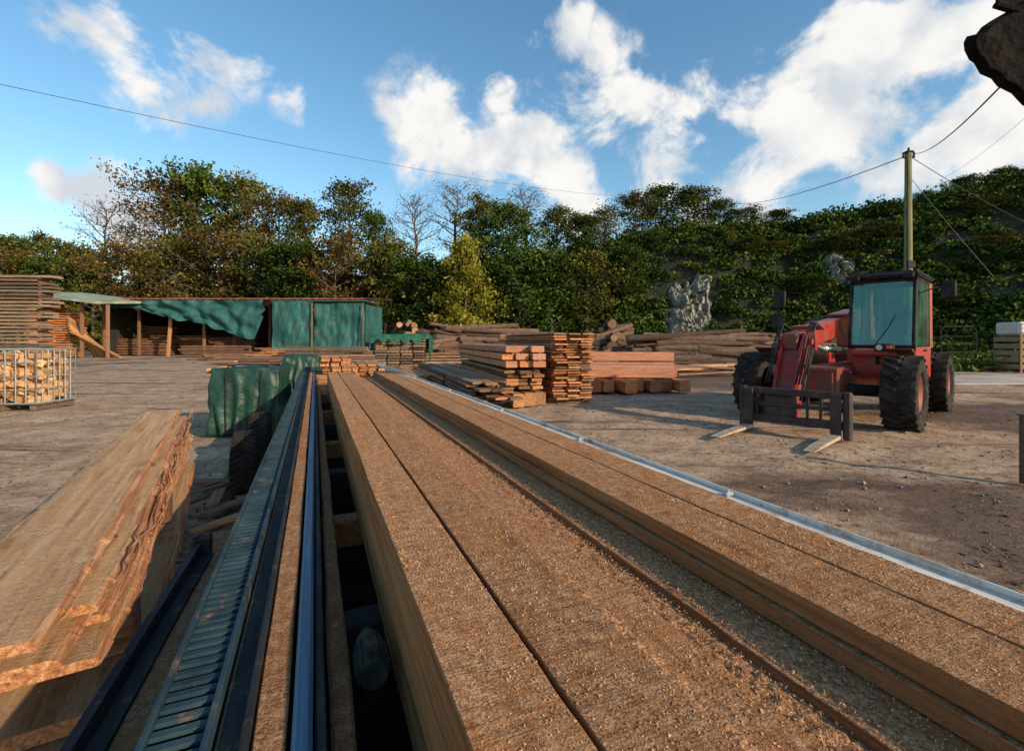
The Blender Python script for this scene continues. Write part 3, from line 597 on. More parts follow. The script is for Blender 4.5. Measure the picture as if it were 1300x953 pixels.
def dustbed(a0,a1,d,t0,t1,h,seed,na=24,nt=900):
    mb=MB(); vs=[]
    for j in range(nt+1):
        t=t0+(t1-t0)*(j/nt)**1.4
        for i in range(na+1):
            u=i/na; a=(a0+(a1-a0)*u)*D0; e=math.sin(math.pi*u)**.5
            hgt=h*e*(.35+.3*noise.noise(Vector((a*9,t*1.5,seed)))+.45*noise.noise(Vector((a*60,t*50,seed)))+.4*noise.noise(Vector((a*160,t*130,seed)))+.7*(1-u)**2)
            vs.append((a,t,zz(d)+hgt-.002))
    n=na+1; mb.add(vs,[(j*n+i,j*n+i+1,(j+1)*n+i+1,(j+1)*n+i) for j in range(nt) for i in range(na)])
    o=mb.build('sawdust',M['sawdust'],smooth=True); o.rotation_euler=(0,0,TH); return o
tag(dustbed(1.262,1.512,1.20,-.8,7.0,.016,1),'loose sawdust filling the groove between the steps','sawdust',kind='stuff')
tag(dustbed(1.53,1.733,1.165,-.8,7.0,.007,2),'sawdust lying on the narrow step below the right hand boards','sawdust',kind='stuff')
tag(dustbed(.975,1.10,1.09,-.8,7.0,.012,3,na=12),'ridge of sawdust banked against the second beam','sawdust',kind='stuff')
def grains(rects,N,label,smin=.0006,smax=.0021):
    V=[];Fc=[];rng=random.Random(3)
    for i in range(N):
        a0,a1,z=rng.choice(rects); t=rng.uniform(-.3,.9)+rng.random()**2*2.4; a=rng.uniform(a0,a1); s=smin+(smax-smin)*rng.random()**2; k=len(V)
        c=Vector((a,t,z+s*.3)); r=Euler((rng.uniform(0,6),rng.uniform(0,6),rng.uniform(0,6))).to_matrix()
        for p in ((1.8,0,0),(-1,1,0),(-1,-1,.2),(0,0,1)): V.append(tuple(c+r@(Vector(p)*s)))
        Fc+=[(k,k+1,k+2),(k,k+1,k+3),(k+1,k+2,k+3),(k,k+2,k+3)]
    me=bpy.data.meshes.new('sawdust_grains'); me.from_pydata(V,[],Fc); me.materials.append(M['grain']); o=link('sawdust_grains',me,rot=(0,0,TH)); tag(o,label,'sawdust',kind='stuff')
grains([(.36*D0,.635*D0,zz(1)),(.66*D0,.965*D0,zz(1)),(1.765*D0,2.12*D0,zz(1)),(2.15*D0,2.41*D0,zz(1)),(.99*D0,1.25*D0,zz(1.09)),(1.28*D0,1.49*D0,zz(1.18)),(1.53*D0,1.73*D0,zz(1.155))],40000,'fine sawdust grains sprinkled over the tops of the boards')
# guide
mb=MB(); g0,g1=2.455*D0,2.585*D0
long_box(mb,g0,g1,zz(1.10),zz(1.03),-.9,9.4,amp=.001,seed=20); long_box(mb,g1-.008,g1,zz(1.03)+.001,zz(1.0),-.9,9.4,amp=.001,seed=21,cr=.002)
gd=thing('metal_guide','long pale dusty metal guide along the right side of the boards','guide',(0,0,0),TH); mb.build('guide_strip',M['alu'],gd)
for t in (.35,1.05,1.9,2.9,4.2,5.8):
    mb=MB(); mb.box((g1-.028,t,zz(1.03)+.007),(.03,.016,.012),ch=.003); mb.tube([(g1-.03,t,zz(1.03)+.01),(g1-.03,t,zz(1.03)+.02)],.005,8); mb.build('clamp',M['cage'],gd)
mill=thing('sawmill','long portable sawmill bed with black slatted track and steel rails','sawmill',(0,0,0),TH)
DR=.6; zr=CH-DR; c=.923
def A_(s,d=DR): return s*c*d
mb=MB(); a0,a1=A_(-.440),A_(-.265); long_box(mb,a0,a0+.010,zr-.03,zr+.006,-1,12,seed=30,amp=.0006,cr=.002); long_box(mb,a1-.010,a1,zr-.03,zr+.006,-1,12,seed=31,amp=.0006,cr=.002)
t=-.6
while t<12:
    mb.box(((a0+a1)/2,t,zr-.008),(a1-a0-.02,.0155,.008),ch=.001); mb.box(((a0+a1)/2,t+.012,zr-.014),((a1-a0)*.5,.01,.006),ch=.001); t+=.029
st=mb.build('slatted_track',M['track'],mill)
mb=MB(); long_box(mb,a0,a1,zr-.06,zr-.036,-1,12,seed=32,amp=.001,cr=.002); mb.build('track_bed',M['trackbed'],mill)
mb=MB(); b0,b1=A_(-.26),A_(-.165); long_box(mb,b0,b1,zr-.075,zr-.020,-1,12,seed=33,amp=.0006,cr=.004); long_box(mb,b1-.012,b1,zr-.019,zr+.008,-1,12,seed=34,amp=.0005,cr=.003)
mb.build('inner_rail',M['rail'],mill)
mb=MB(); long_box(mb,A_(-.160),A_(-.075),zr-.09,zr-.006,-1,12,seed=36,amp=.003); mb.build('dusty_ledge',M['dusty'],mill)
mb=MB(); long_box(mb,A_(.0),A_(.03),zr-.1,zr-.012,-1,12.2,seed=38,amp=.0005,cr=.003); mb.build('outer_rail',M['rail'],mill)
mb=MB(); long_box(mb,A_(-.060),A_(-.006),zr-.07,zr+.002,-1,12.2,seed=39,amp=.0004,cr=.006); mb.build('steel_rail',M['blue'],mill)
mb=MB(); long_box(mb,A_(-.45),A_(.03),zr-.26,zr-.105,-1,12.1,seed=40,amp=.001,cr=.006); mb.build('bed_beam',M['black'],mill)
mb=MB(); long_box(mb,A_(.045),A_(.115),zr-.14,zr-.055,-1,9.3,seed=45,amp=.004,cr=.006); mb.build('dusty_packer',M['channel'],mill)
mb=MB(); long_box(mb,1.06,1.16,zz(1.6)-.26,zz(1.6)-.11,-1,9.4,seed=41,amp=.001,cr=.006); mb.build('bed_beam',M['black'],mill)
for i,t in enumerate([-.2,.62,1.3,2.05,2.8,3.6,4.4,5.2,6.0,6.8,8.2,9.3]):
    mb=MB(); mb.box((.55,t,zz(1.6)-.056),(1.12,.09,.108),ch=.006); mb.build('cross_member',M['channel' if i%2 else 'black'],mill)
for t in (.1,3.0,8.6,10.8):
    mb=MB(); mb.box((-.1,t,.27),(.09,.09,.56),ch=.006); mb.box((-.1,t,.012),(.2,.2,.02)); mb.build('support_leg',M['black'],mill)
    if t<9:
        mb=MB(); mb.box((1.1,t,.21),(.09,.09,.42),ch=.006); mb.box((1.1,t,.012),(.2,.2,.02)); mb.build('support_leg',M['black'],mill)
mb=MB(); long_box(mb,.02,1.04,zz(1.6)-.27,zz(1.6)-.25,-1,9.3,seed=50,amp=.004,cr=.003); mb.build('sawdust_tray',M['trackbed'],mill)
mb=MB(); mx_=.105; mb.lathe([(0,-.06),(.026,-.06),(.030,-.05),(.030,.04),(.026,.055),(.015,.06),(.015,.085),(.0,.085)],(mx_,1.00,zr-.045),'y',24)
for k in range(14):
    a=k*math.pi/7; mb.box((mx_+.031*math.cos(a),.99,zr-.045+.031*math.sin(a)),(.006,.075,.003),(0,-a,0),ch=.001)
mb.tube([(mx_,1.08,zr-.045),(mx_+.007,1.13,zr-.065),(mx_+.016,1.17,zr-.125)],.006,8); mb.box((mx_,.985,zr-.010),(.024,.03,.018)); mb.build('drive_motor',M['motor'],mill,False)
mb=MB(); pts=[(-.47,-.8),(-.445,.3),(-.43,1.1),(-.415,1.75),(-.405,2.05)]
for (p,q) in zip(pts[:-1],pts[1:]):
    for (dx,z0,z1,w) in ((0,.60,.655,.02),(.02,.60,.612,.035)):
        L=[Vector((p[0]+dx,p[1],z0)),Vector((p[0]+dx+w,p[1],z0)),Vector((p[0]+dx+w,p[1],z1)),Vector((p[0]+dx,p[1],z1))]
        mb.add(L+[v+Vector((q[0]-p[0],q[1]-p[1]+.003,0)) for v in L],[(0,1,2,3),(4,5,6,7),(0,1,5,4),(1,2,6,5),(2,3,7,6),(3,0,4,7)])
mb.box((-.385,2.06,.63),(.06,.03,.11),ch=.006); mb.build('guard_beam',M['rail'],mill)
for t in (.5,1.5):
    mb=MB(); mb.box((-.35,t,.56),(.22,.05,.06)); mb.build('guard_bracket',M['black'],mill)
mb=MB(); long_box(mb,-.395,-.265,.545,.60,.0,2.3,seed=44,amp=.006); mb.build('side_board',M['dusty'],mill)
def wheel_parts(parent,x,y,r,w,side,rimmat,lug=True,name='wheel',n=30,yaw=0):
    wo=link(name,None,parent,loc=(x,y,r),rot=(0,0,yaw))
    mb=MB(); h=w/2; ri=r*.55
    mb.lathe([(ri,-h*.8),(ri*1.1,-h*.95),(r*.8,-h),(r*.91,-h*.92),(r*.94,-h*.7),(r*.95,0),(r*.94,h*.7),(r*.91,h*.92),(r*.8,h),(ri*1.1,h*.95),(ri,h*.8),(ri,-h*.8)],(0,0,0),'y',40)
    if lug:
        for k in range(n):
            for sd in (-1,1):
                a=2*math.pi*(k+.25*sd)/n
                Rm=Matrix.Rotation(-a,3,'Y')@Matrix.Rotation(sd*rad(30),3,Vector((1,0,0)))
                cpos=Matrix.Rotation(-a,3,'Y')@Vector((r*.965,0,0))+Vector((0,sd*h*.50,0))
                mb.box(cpos,(r*.09,h*1.02,r*.085*30/max(n,20)*.8),Rm,ch=.006)
    mb.build('tyre',M['rubber'],wo)
    mb=MB(); s=side
    mb.lathe([(ri,-h*.75),(ri*.96,h*.75*s),(ri*.9,h*.8*s),(ri*.82,h*.45*s),(ri*.45,h*.4*s),(ri*.42,h*.62*s),(ri*.3,h*.7*s),(0,h*.7*s)],(0,0,0),'y',28)
    for k in range(6):
        a=k*math.pi/3; mb.lathe([(0,h*.55*s),(.018,h*.55*s),(.018,h*.38*s)],(ri*.62*math.cos(a),0,ri*.62*math.sin(a)),'y',6)
    mb.build('rim',rimmat,wo,True)
wheel_parts(mill,-.56,4.75,.30,.20,1,M['dirtymetal'],True,n=34,yaw=math.pi/2); wheel_parts(mill,-.56,5.95,.30,.20,1,M['dirtymetal'],True,n=34,yaw=math.pi/2)
for t in (4.75,5.95):
    mb=MB(); mb.tube([(-.5,t,.29),(.95,t,.29)],.03,10); mb.box((-.15,t,.42),(.08,.1,.26)); mb.build('axle',M['black'],mill)
def endboards(px,Y,z,ang,L,W,T,rows,cols,label,grp,sd):
    stack(WX(px,Y),Y,rad(ang),L,W,T,rows,cols,'fresh',label,grp,z0=z,vgap=.006,jit=.08,seed=sd,mats=['fresh','orange','fresh'])
endboards(424,9.6,.78,112,1.6,.16,.04,6,3,'short pale board on the far end of the sawmill track','short boards at the end of the sawmill',31)
o=thing('trestle','low dark trestle carrying the short boards beyond the sawmill','trestle',(WX(424,9.6),9.6,0),rad(22))
for sx in (-.3,.3):
    for sy in (-.6,.6):
        mb=MB(); mb.box((sx,sy,.33),(.09,.09,.66)); mb.build('leg',M['brown'],o)
mb=MB(); mb.box((0,0,.715),(.8,1.5,.09)); mb.build('tabletop',M['brown'],o)
endboards(462,12.5,.55,112,2.4,.2,.05,5,4,'tan board in the small pile right of the short boards','small tan pile beyond the beams',32)
bearers(WX(462,12.5),12.5,rad(112),2.4,.9,'block under the small tan pile beyond the beams','blocks under the small tan pile',h=.54)
# ------------------------------------------------------------------ waney slabs at left
TL=rad(31.7)
def slab(a0,a1,z0,z1,t0,t1,label,seed,mat='slab'):
    mb=MB(); seg=260; vs=[];fs=[];n=8; sk=noise.noise(Vector((seed*4.7,2,1)))*.05
    for i in range(seg+1):
        u=i/seg; t=t0+(t1-t0)*u
        w=lambda k,f=.8:noise.noise(Vector((t*f,seed*3.1+k,0)))*.030+noise.noise(Vector((t*3.1,seed*3+k,2)))*.006+noise.noise(Vector((t*55,seed*3+k,2)))*.004+.004*noise.cell(Vector((t*14,seed*3+k,1)))
        tz=.006*math.sin(u*3+seed); cup=.004*noise.noise(Vector((t*6,seed,8)))
        tap=.02*max(0,1-u*14)
        L=a0+w(0)+tap; Rr=a1+w(4)+sk*(1-u)-tap
        tj=t+(.02*noise.noise(Vector((seed,3,1))) if i in(0,seg) else 0)
        vs+=[(L,tj,z0+tz),(Rr-.004,tj,z0+tz),(Rr,tj,z0+(z1-z0)*.3+tz),(Rr-.006-.5*abs(w(15)),tj,z0+(z1-z0)*.8+tz),(Rr-.016-abs(w(7))*.6,tj,z1+tz+cup),((L+Rr)/2,tj,z1+tz-cup),(L+.03+abs(w(8)),tj,z1+tz+cup),(L+.004,tj,z0+(z1-z0)*.5+tz)]
    for i in range(seg):
        for k in range(n): fs.append(((i*n+k,i*n+(k+1)%n,(i+1)*n+(k+1)%n,(i+1)*n+k),1 if k in (1,2,3) else 0))
    mb.add(vs,[f for f,m in fs]); mb.m=[m for f,m in fs]; mb.f+= [tuple(range(n))[::-1],tuple(range(seg*n,seg*n+n))]; mb.m+=[1,1]
    o=mb.build('waney_slab',[M[mat],M['splinter']]); o.rotation_euler=(0,0,TL); tag(o,label,'slab')
names=['top waney edged slab of the stack at left, its face dusted with sawdust','second slab from the top of the waney stack at left','third slab from the top of the waney stack at left','fourth slab from the top of the waney stack at left','fifth slab from the top of the waney stack at left','sixth slab from the top, lying on the bearers of the waney stack','slab lying below the bearers of the waney stack','bottom slab of the waney stack at left']
zt_=.80
spec=[(-.56,-.285,1.30,5.05),(-.58,-.235,1.50,4.9),(-.58,-.262,1.36,4.75),(-.56,-.222,1.62,4.95),(-.60,-.245,1.48,4.6),(-.58,-.205,1.70,4.8)]
for i,(a0,a1,t0,t1) in enumerate(spec):
    slab(a0,a1,zt_-.023,zt_,t0,t1,names[i],i+1); zt_-=.037
slab(-.60,-.175,.40,.44,1.6,4.6,names[6],8); slab(-.62,-.17,.355,.392,1.5,4.4,names[7],9)
rng=random.Random(21)
for i in range(16):
    mb=MB(); t0=1.6+i*.19; L_=rng.uniform(.3,1.1); z=.79-.037*(i%5)-.012
    pts=[(-.228+.02*noise.noise(Vector((k*.7,i,0)))+rng.uniform(0,.012),t0+L_*k/8,z-rng.uniform(.0,.14)*k/8*(i%2)) for k in range(9)]
    mb.tube(pts,[.0012+.0045*math.sin(math.pi*(k+.5)/9.5) for k in range(9)],4); o=mb.build('bark_strip',M['splinter']); o.rotation_euler=(0,0,TL); tag(o,'thin splintered strip hanging along the right edge of the waney stack','strip','splintered strips on the waney stack')
for i,t in enumerate((1.9,3.1,4.2)):
    for (z0,z1) in ((.442,.590),(.0,.35)):
        mb=MB(); mb.box((-.40,t,(z0+z1)/2),(.36,.12,z1-z0-.004),ch=.008); o=mb.build('bearer',M['brown']); o.rotation_euler=(0,0,TL); tag(o,'rough timber bearer holding up the waney slab stack','bearer','bearers in the waney slab stack')
for i in range(5):
    for t in (1.95,3.0,4.2):
        mb=MB(); zc=.80-.037*(i+1)+.007; mb.box((-.40,t+.02*i,zc),(.24,.03,.010),ch=.001); o=mb.build('spacer_stick',M['brown']); o.rotation_euler=(0,0,TL); tag(o,'thin spacer stick between the slabs of the waney stack','stick','spacer sticks in the waney stack')
rng=random.Random(9)
for i in range(60):
    m=board_mesh(rng.uniform(.5,1.9),rng.uniform(.03,.1),.02,M[rng.choice(('brown','grey','fresh'))],i,waney=.8,name='offcut')
    Y=rng.uniform(1.4,5.0); X=-.48*Y-.25+rng.uniform(-.35,.3)
    tag(link('offcut',m,loc=(X,Y,.03+.02*(i%7)),rot=(rng.uniform(-.05,.05),rng.uniform(-.04,.04),rad(rng.uniform(60,150)))),'thin wooden offcut lying between the waney stack and the sawmill','offcut','offcuts between the waney stack and the sawmill')
mb=MB(); long_box(mb,-.35,.35,.03,.1,-.06,.06,seg=6,seed=3); o=mb.build('loose_timber',M['brown']); o.location=(WX(262,4.3),4.3,.03); tag(o,'dark squared timber lying across the ground by the sawmill wheels','timber')
# ------------------------------------------------------------------ tarps
def tarp(w,d,h,seed,k=.12,fold=.05):
    bm=bmesh.new(); bmesh.ops.create_cube(bm,size=2); bmesh.ops.subdivide_edges(bm,edges=bm.edges[:],cuts=36,use_grid_fill=True)
    for v in bm.verts:
        p=v.co.copy(); q=p.lerp(p.normalized()*1.15,k); a=math.atan2(q.y,q.x); low=max(0,min(1,(.9-q.z)*.6))
        f=fold*low*(math.sin(a*17+3*noise.noise(Vector((a*2,q.z,seed))))+1.4*noise.noise(Vector((q.x*3,q.y*3,q.z*1.2+seed))))
        cr=1-abs(noise.noise(Vector((q.x*2.4,q.y*2.4,q.z*2.4+seed*3))))*2
        f2=1+f/ max(.3,w/2)*.8+.05*noise.noise(q*2+Vector((seed,0,0)))+.035*max(0,cr)
        z=(q.z+1)/2*h*(1+.05*noise.noise(Vector((q.x*1.8,q.y*1.8,seed)))+.02*max(0,cr)); v.co=Vector((q.x*w/2*f2*(1+.06*low),q.y*d/2*f2*(1+.06*low),max(0,z)))
    me=bpy.data.meshes.new('cover'); bm.to_mesh(me); bm.free(); me.polygons.foreach_set('use_smooth',[True]*len(me.polygons)); me.materials.append(M['tarp']); return me
bb=thing('bulk_bag','boxy dark green wrapped bundle standing beside the sawmill wheels','bag',(WX(320,7.3),7.3,0),rad(15)); link('cover',tarp(.92,.75,.98,3),bb)
for x in (-.24,.22):
    mb=MB(); mb.tube([(x,-.425,.02),(x,-.425,.5),(x,-.415,.9),(x,-.32,1.02),(x,.26,1.02)],.010,6); mb.build('strap',M['black'],bb)
o=link('bulk_bag',tarp(.95,.9,.98,8,k=.3),loc=(WX(384,13),13,0),rot=(0,0,rad(20))); tag(o,'green wrapped bundle behind the slatted track, farther off than the strapped one','bag')
mb=MB(); mb.box((0,0,0),(.34,.05,.035),(0,rad(-12),rad(10)),ch=.008); mb.box((-.14,0,-.03),(.06,.06,.08),ch=.01); o=mb.build('wooden_peg',M['fire']); o.location=(WX(280,7.05),7.0,.98); tag(o,'short pale wooden stick poking over the green wrapped bundle','stick')
mb=MB(); n=30; vs=[]; cx,cy=nearc(508,19.5,rad(98),4)
for j in range(n+1):
    for i in range(n+1):
        u=i/n*2-1; v=j/n*2-1; x=u*1.34; y=v*2.1
        top=1.66+.05*noise.noise(Vector((u*3,v*3,1))); drop=0
        if abs(u)>.86: x=math.copysign(1.17+.05*(abs(u)-.86)/.14+.03*math.sin(v*22),u); drop=(abs(u)-.86)/.14*(.85 if u>0 else .45)
        if v<-.93: drop=max(drop,(-.93-v)/.07*(.14+.40*abs(noise.noise(Vector((u*3,0,0)))))); y=-1.96-.1
        vs.append((x,y,top-drop*(1+.3*math.sin(v*5))))
mb.add(vs,[(j*(n+1)+i,j*(n+1)+i+1,(j+1)*(n+1)+i+1,(j+1)*(n+1)+i) for j in range(n) for i in range(n)])
o=mb.build('tarpaulin',M['tarpb'],smooth=True); o.location=(cx,cy,0); o.rotation_euler=(0,0,rad(8)); tag(o,'green sheet draped over the wide weathered board stack','sheet')
# ------------------------------------------------------------------ shed
sh=thing('timber_shed','long open fronted shed with rusty roof and dark interior','shed',(0,0,0))
Y0=42; x0,x1=WX(134,Y0),WX(348,Y0)
mb=MB(); nr=46
prof=[(x0-.6+(WX(466,Y0)-x0+.8)*i/(nr*2),.05*(i%2)) for i in range(nr*2+1)]
vs=[(x,Y0-1.4,5.0+z+.06*noise.noise(Vector((x*.3,0,0)))) for x,z in prof]+[(x,Y0+8,5.7+z) for x,z in prof]+[(x,Y0-1.4,4.9+z) for x,z in prof]+[(x,Y0+8,5.6+z) for x,z in prof]; k=len(prof)
mb.add(vs,[(i,i+1,k+i+1,k+i) for i in range(k-1)]+[(2*k+i,2*k+i+1,3*k+i+1,3*k+i) for i in range(k-1)]+[(i,i+1,2*k+i+1,2*k+i) for i in range(k-1)]); mb.build('roof',M['rustroof'],sh)
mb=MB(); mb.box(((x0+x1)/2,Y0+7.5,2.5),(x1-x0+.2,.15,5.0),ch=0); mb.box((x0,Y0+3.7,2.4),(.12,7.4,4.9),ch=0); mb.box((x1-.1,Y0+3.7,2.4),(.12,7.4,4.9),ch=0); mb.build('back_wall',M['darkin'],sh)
mb=MB(); mb.box(((x0+x1)/2,Y0-.55,4.72),(x1-x0+.4,.12,.28),ch=.02); mb.build('front_beam',M['rustroof'],sh)
for px in (136,180,262,300,345):
    mb=MB(); mb.box((WX(px,Y0),Y0-.3,2.35),(.2,.2,4.6),ch=.02); mb.build('post',M['brown'],sh)
mb=MB(); mb.box((WX(224,Y0),Y0-.8,2.3),(.24,.2,4.7),(0,rad(4),0),ch=.02); mb.build('leaning_post',M['fresh'],sh)
mb=MB(); vs=[];n=60;m=18
xa,xb=WX(150,Y0),WX(346,Y0)
for i in range(n+1):
    u=i/n; low=float(np.interp(u,[0,.25,.42,.6,.8,.93,1],[4.3,4.0,3.2,2.9,2.0,1.4,3.4]))+.25*noise.noise(Vector((u*22,0,0)))
    for j in range(m+1):
        v=j/m; vs.append((xa+(xb-xa)*u+.2*noise.noise(Vector((u*6,v*3,1))),Y0-1.5+.6*noise.noise(Vector((u*14,v*3,4)))+.25*noise.noise(Vector((u*60,v*6,4)))*v,4.85+(low-4.85)*v-.2*v*(1-v)))
mb.add(vs,[(i*(m+1)+j,i*(m+1)+j+1,(i+1)*(m+1)+j+1,(i+1)*(m+1)+j) for i in range(n) for j in range(m)])
tag(mb.build('netting',M['net'],smooth=True),'torn green netting hanging from the shed roof','netting')
tb=thing('teal_building','teal sheeted store at the right end of the open shed','building',(0,0,0))
xa,xm,xb=WX(349,41),WX(400,41),WX(464,41)
def clad(x0,x1,y,z1,name,mat='teal'):
    mb=MB(); nn=int((x1-x0)/.12); mm=24; vs=[]
    for j in range(mm+1):
        for i in range(nn+1):
            x=x0+(x1-x0)*i/nn; z=z1*j/mm; vs.append((x,y-.22*noise.noise(Vector((x*.8,z*.8,y)))-.12*noise.noise(Vector((x*2.4,z*1.2,1)))-.05*noise.noise(Vector((x*6,z*4,1))),z))
    mb.add(vs,[(j*(nn+1)+i,j*(nn+1)+i+1,(j+1)*(nn+1)+i+1,(j+1)*(nn+1)+i) for j in range(mm) for i in range(nn)]); mb.build(name,M[mat],tb,True)
clad(xa,xm+.05,40.5,4.75,'side_sheet'); clad(xm,xb,40.8,4.6,'front_sheet')
mb=MB(); mb.box((xb,43.6,2.27),(.1,5,4.5),ch=0); mb.build('end_wall',M['teal'],tb)
mb=MB(); mb.box(((xa+xb)/2,42.6,4.80),(xb-xa+.3,4.2,.08),ch=.01); mb.build('roof',M['tealtrim'],tb)
for x in (xm,xb):
    mb=MB(); mb.box((x,40.35,2.3),(.08,.1,4.6),ch=.01); mb.build('corner_batten',M['brown'],tb)
lt=thing('lean_to','pale roofed lean-to sheltering stacks at left of the shed','shelter',(0,0,0))
mb=MB(); mb.prism([(WX(30,37),36,WZ(371,37)),(WX(136,37),36,WZ(384,37)),(WX(136,37),36,WZ(384,37)-.18),(WX(30,37),36,WZ(371,37)-.18)],(0,6,.5)); mb.build('roof',M['paleroof'],lt)
for px in (32,101,134):
    mb=MB(); h=WZ(371+(px-30)*.12,37)-.2; mb.box((WX(px,37),37.2,h/2),(.2,.2,h),ch=.02); mb.build('post',M['brown'],lt)
# ------------------------------------------------------------------ cage of firewood
CX,CY=-10.05,9.7
cg=thing('mesh_cage','silver wire cage on a pallet filled with split firewood','cage',(CX,CY,0),rad(6))
w,d,h=1.3,.95,1.22; zb=.16
mb=MB()
for z in (zb,zb+.27,zb+.53,zb+.8,h):
    mb.tube([(-w/2,-d/2,z),(w/2,-d/2,z),(w/2,d/2,z),(-w/2,d/2,z),(-w/2,-d/2,z)],.012 if zb<z<h else .018,6)
for i in range(8):
    for sy in (-1,1): mb.tube([(-w/2+w*i/7,sy*d/2,zb),(-w/2+w*i/7,sy*d/2,h)],.010,6)
    for sx in (-1,1): mb.tube([(sx*w/2,-d/2+d*i/7,zb),(sx*w/2,-d/2+d*i/7,h)],.010,6)
mb.build('wire_frame',M['cage'],cg)
mb=MB()
for i in range(5): mb.box((0,-d/2+.08+i*(d-.16)/4,.135),(w+.04,.12,.022))
for i in range(3): mb.box((-w/2+.08+i*(w-.16)/2,0,.07),(.1,d,.1))
for i in range(3): mb.box((0,-d/2+.08+i*(d-.16)/2,.011),(w,.1,.018))
mb.build('pallet',M['grey'],cg)
fm=[]
for s in range(6):
    mb=MB(); r=.06+.012*s; a0=s*.7; poly=[(0,r*math.cos(a0+t)*(1 if i else .8),r*math.sin(a0+t)) for i,t in enumerate((0,1.3,2.4,4.2,5.2)[:4 if s%2 else 5])]; poly=[(-.17,)+p[1:] for p in poly]; mb.prism(poly,(.34,0,0)); fm.append(mb.mesh('firewood_log',M['fire']))
rng=random.Random(5); ca,sa=math.cos(rad(6)),math.sin(rad(6))
for r in range(7):
    for i in range(8):
        for side in (0,1):
            if side==0: x=-w/2+.12+i*(w-.24)/7; y=-d/2+.2
            else:
                if i>2: continue
                x=w/2-.22; y=-d/2+.42+i*.16
            z=.24+r*.138+rng.uniform(-.03,.03)
            X=CX+x*ca-y*sa; Y=CY+x*sa+y*ca
            tag(link('firewood_log',rng.choice(fm),loc=(X,Y,z),rot=(rng.uniform(0,6.28),rng.uniform(-.4,.4),(rad(96) if side==0 else rad(6))+rng.choice((0,0,.9,1.57,-.6,1.2)))),'split firewood log stacked inside the wire cage','log','firewood in the wire cage')
# ------------------------------------------------------------------ telehandler
tv=thing('telehandler','dirty red telehandler with dark cab and forks lowered to the ground','telehandler',(5.41,8.22,0),math.atan2(-.66,-.75))
def part(mb,name,mat,par=None,sm=False): return mb.build(name,mat if isinstance(mat,list) else M[mat],par or tv,sm)
mb=MB(); mb.box((-1.3,0,.72),(3.7,.74,.46),ch=.03); mb.box((.42,0,.72),(.3,.62,.36),ch=.03); mb.box((-3.0,0,.85),(.35,1.7,.6),ch=.05); part(mb,'chassis','paintd')
for x in (0,-3.1):
    mb=MB(); mb.tube([(x,-.9,.58),(x,-.35,.58),(x,0,.56),(x,.35,.58),(x,.9,.58)],[.09,.1,.19,.1,.09],12); part(mb,'axle','black',sm=True)
for x,y,s in ((0,1.1,1),(0,-1.1,-1),(-3.1,1.1,1),(-3.1,-1.1,-1)): wheel_parts(tv,x,y,.58,.46,s,M['paintd'],True,n=20)
mb=MB(); poly=[(-.75,0,.62),(-.62,0,.95),(-.85,0,1.22),(-2.6,0,1.32),(-2.75,0,.62)]; mb.prism([(p[0],-1.12,p[2]) for p in poly],(0,.62,0)); part(mb,'engine_cover','paint')
mb=MB()
for i in range(7): mb.box((-1.1-.2*i,-1.13,.95),(.12,.02,.3),ch=.004)
part(mb,'side_grille','black')
mb=MB(); mb.box((-.58,-.82,.98),(.06,.4,.2),(0,rad(-20),0),ch=.01); part(mb,'front_grille','black')
for y in (1.02,-1.02):
    mb=MB(); pts=[]
    for k in range(5):
        a=rad(98+k*16); pts.append((.68*math.cos(a),.58+.68*math.sin(a)))
    for (p,q) in zip(pts[:-1],pts[1:]):
        mb.add([(p[0],y-.16,p[1]),(q[0],y-.16,q[1]),(q[0],y+.16,q[1]),(p[0],y+.16,p[1]),(p[0],y-.16,p[1]+.02),(q[0],y-.16,q[1]+.02),(q[0],y+.16,q[1]+.02),(p[0],y+.16,p[1]+.02)],[(0,1,2,3),(4,5,6,7),(0,1,5,4),(1,2,6,5),(2,3,7,6),(3,0,4,7)])
    part(mb,'mudguard','paintd')
    sg=1 if y>0 else -1; hy_=y*.78
    hl=MB(); hl.box((-.30,hy_,1.28),(.12,.26,.13),ch=.02); hl.box((-.36,hy_-sg*.1,1.12),(.05,.05,.25)); h_=part(hl,'headlight','black')
    l2=MB(); l2.lathe([(0,.064),(.045,.062),(.05,.055)],(-.30,hy_-.06*sg,1.28),'x',16); l2.build('lens',M['lamp'],h_)
    l3=MB(); l3.box((-.235,hy_+.07*sg,1.28),(.02,.07,.08),ch=.006); l3.build('indicator',M['orlens'],h_)
mb=MB(); mb.box((-.62,.66,1.02),(.5,.66,.42),ch=.05); mb.box((-.34,.66,1.20),(.3,.62,.08),(0,rad(12),0),ch=.03); part(mb,'front_cowl','paint')
cab=link('cab',None,tv,loc=(0,0,0))
cx0,cx1,cy0,cy1=-2.35,-.92,.16,1.12
mb=MB(); mb.prism([(-.92,cy0,.72),(-.80,cy0,1.0),(-.84,cy0,1.28),(-2.35,cy0,1.28),(-2.35,cy0,.72)],(0,cy1-cy0,0)); part(mb,'cab_body','paint',cab)
mb=MB()
def pil(p,q,r=.035): mb.tube([p,q],r,6)
zt=2.46
for y in (cy0+.03,cy1-.03):
    pil((-.86,y,1.28),(-1.02,y,zt),.034); pil((-1.02,y,zt),(-2.26,y,zt),.04); pil((-1.72,y,1.0),(-1.72,y,zt),.026); pil((-.86,y,1.28),(-2.32,y,1.27),.026)
pil((-1.02,cy0,zt),(-1.02,cy1,zt),.04); pil((-2.26,cy0,zt),(-2.26,cy1,zt),.04); pil((-.85,cy0,1.29),(-.85,cy1,1.29),.035)
part(mb,'cab_frame','black',cab)
for y in (cy0+.03,cy1-.03):
    mb=MB(); mb.tube([(-2.32,y,1.26),(-2.26,y,zt)],.06,6); part(mb,'rear_pillar','paint',cab)
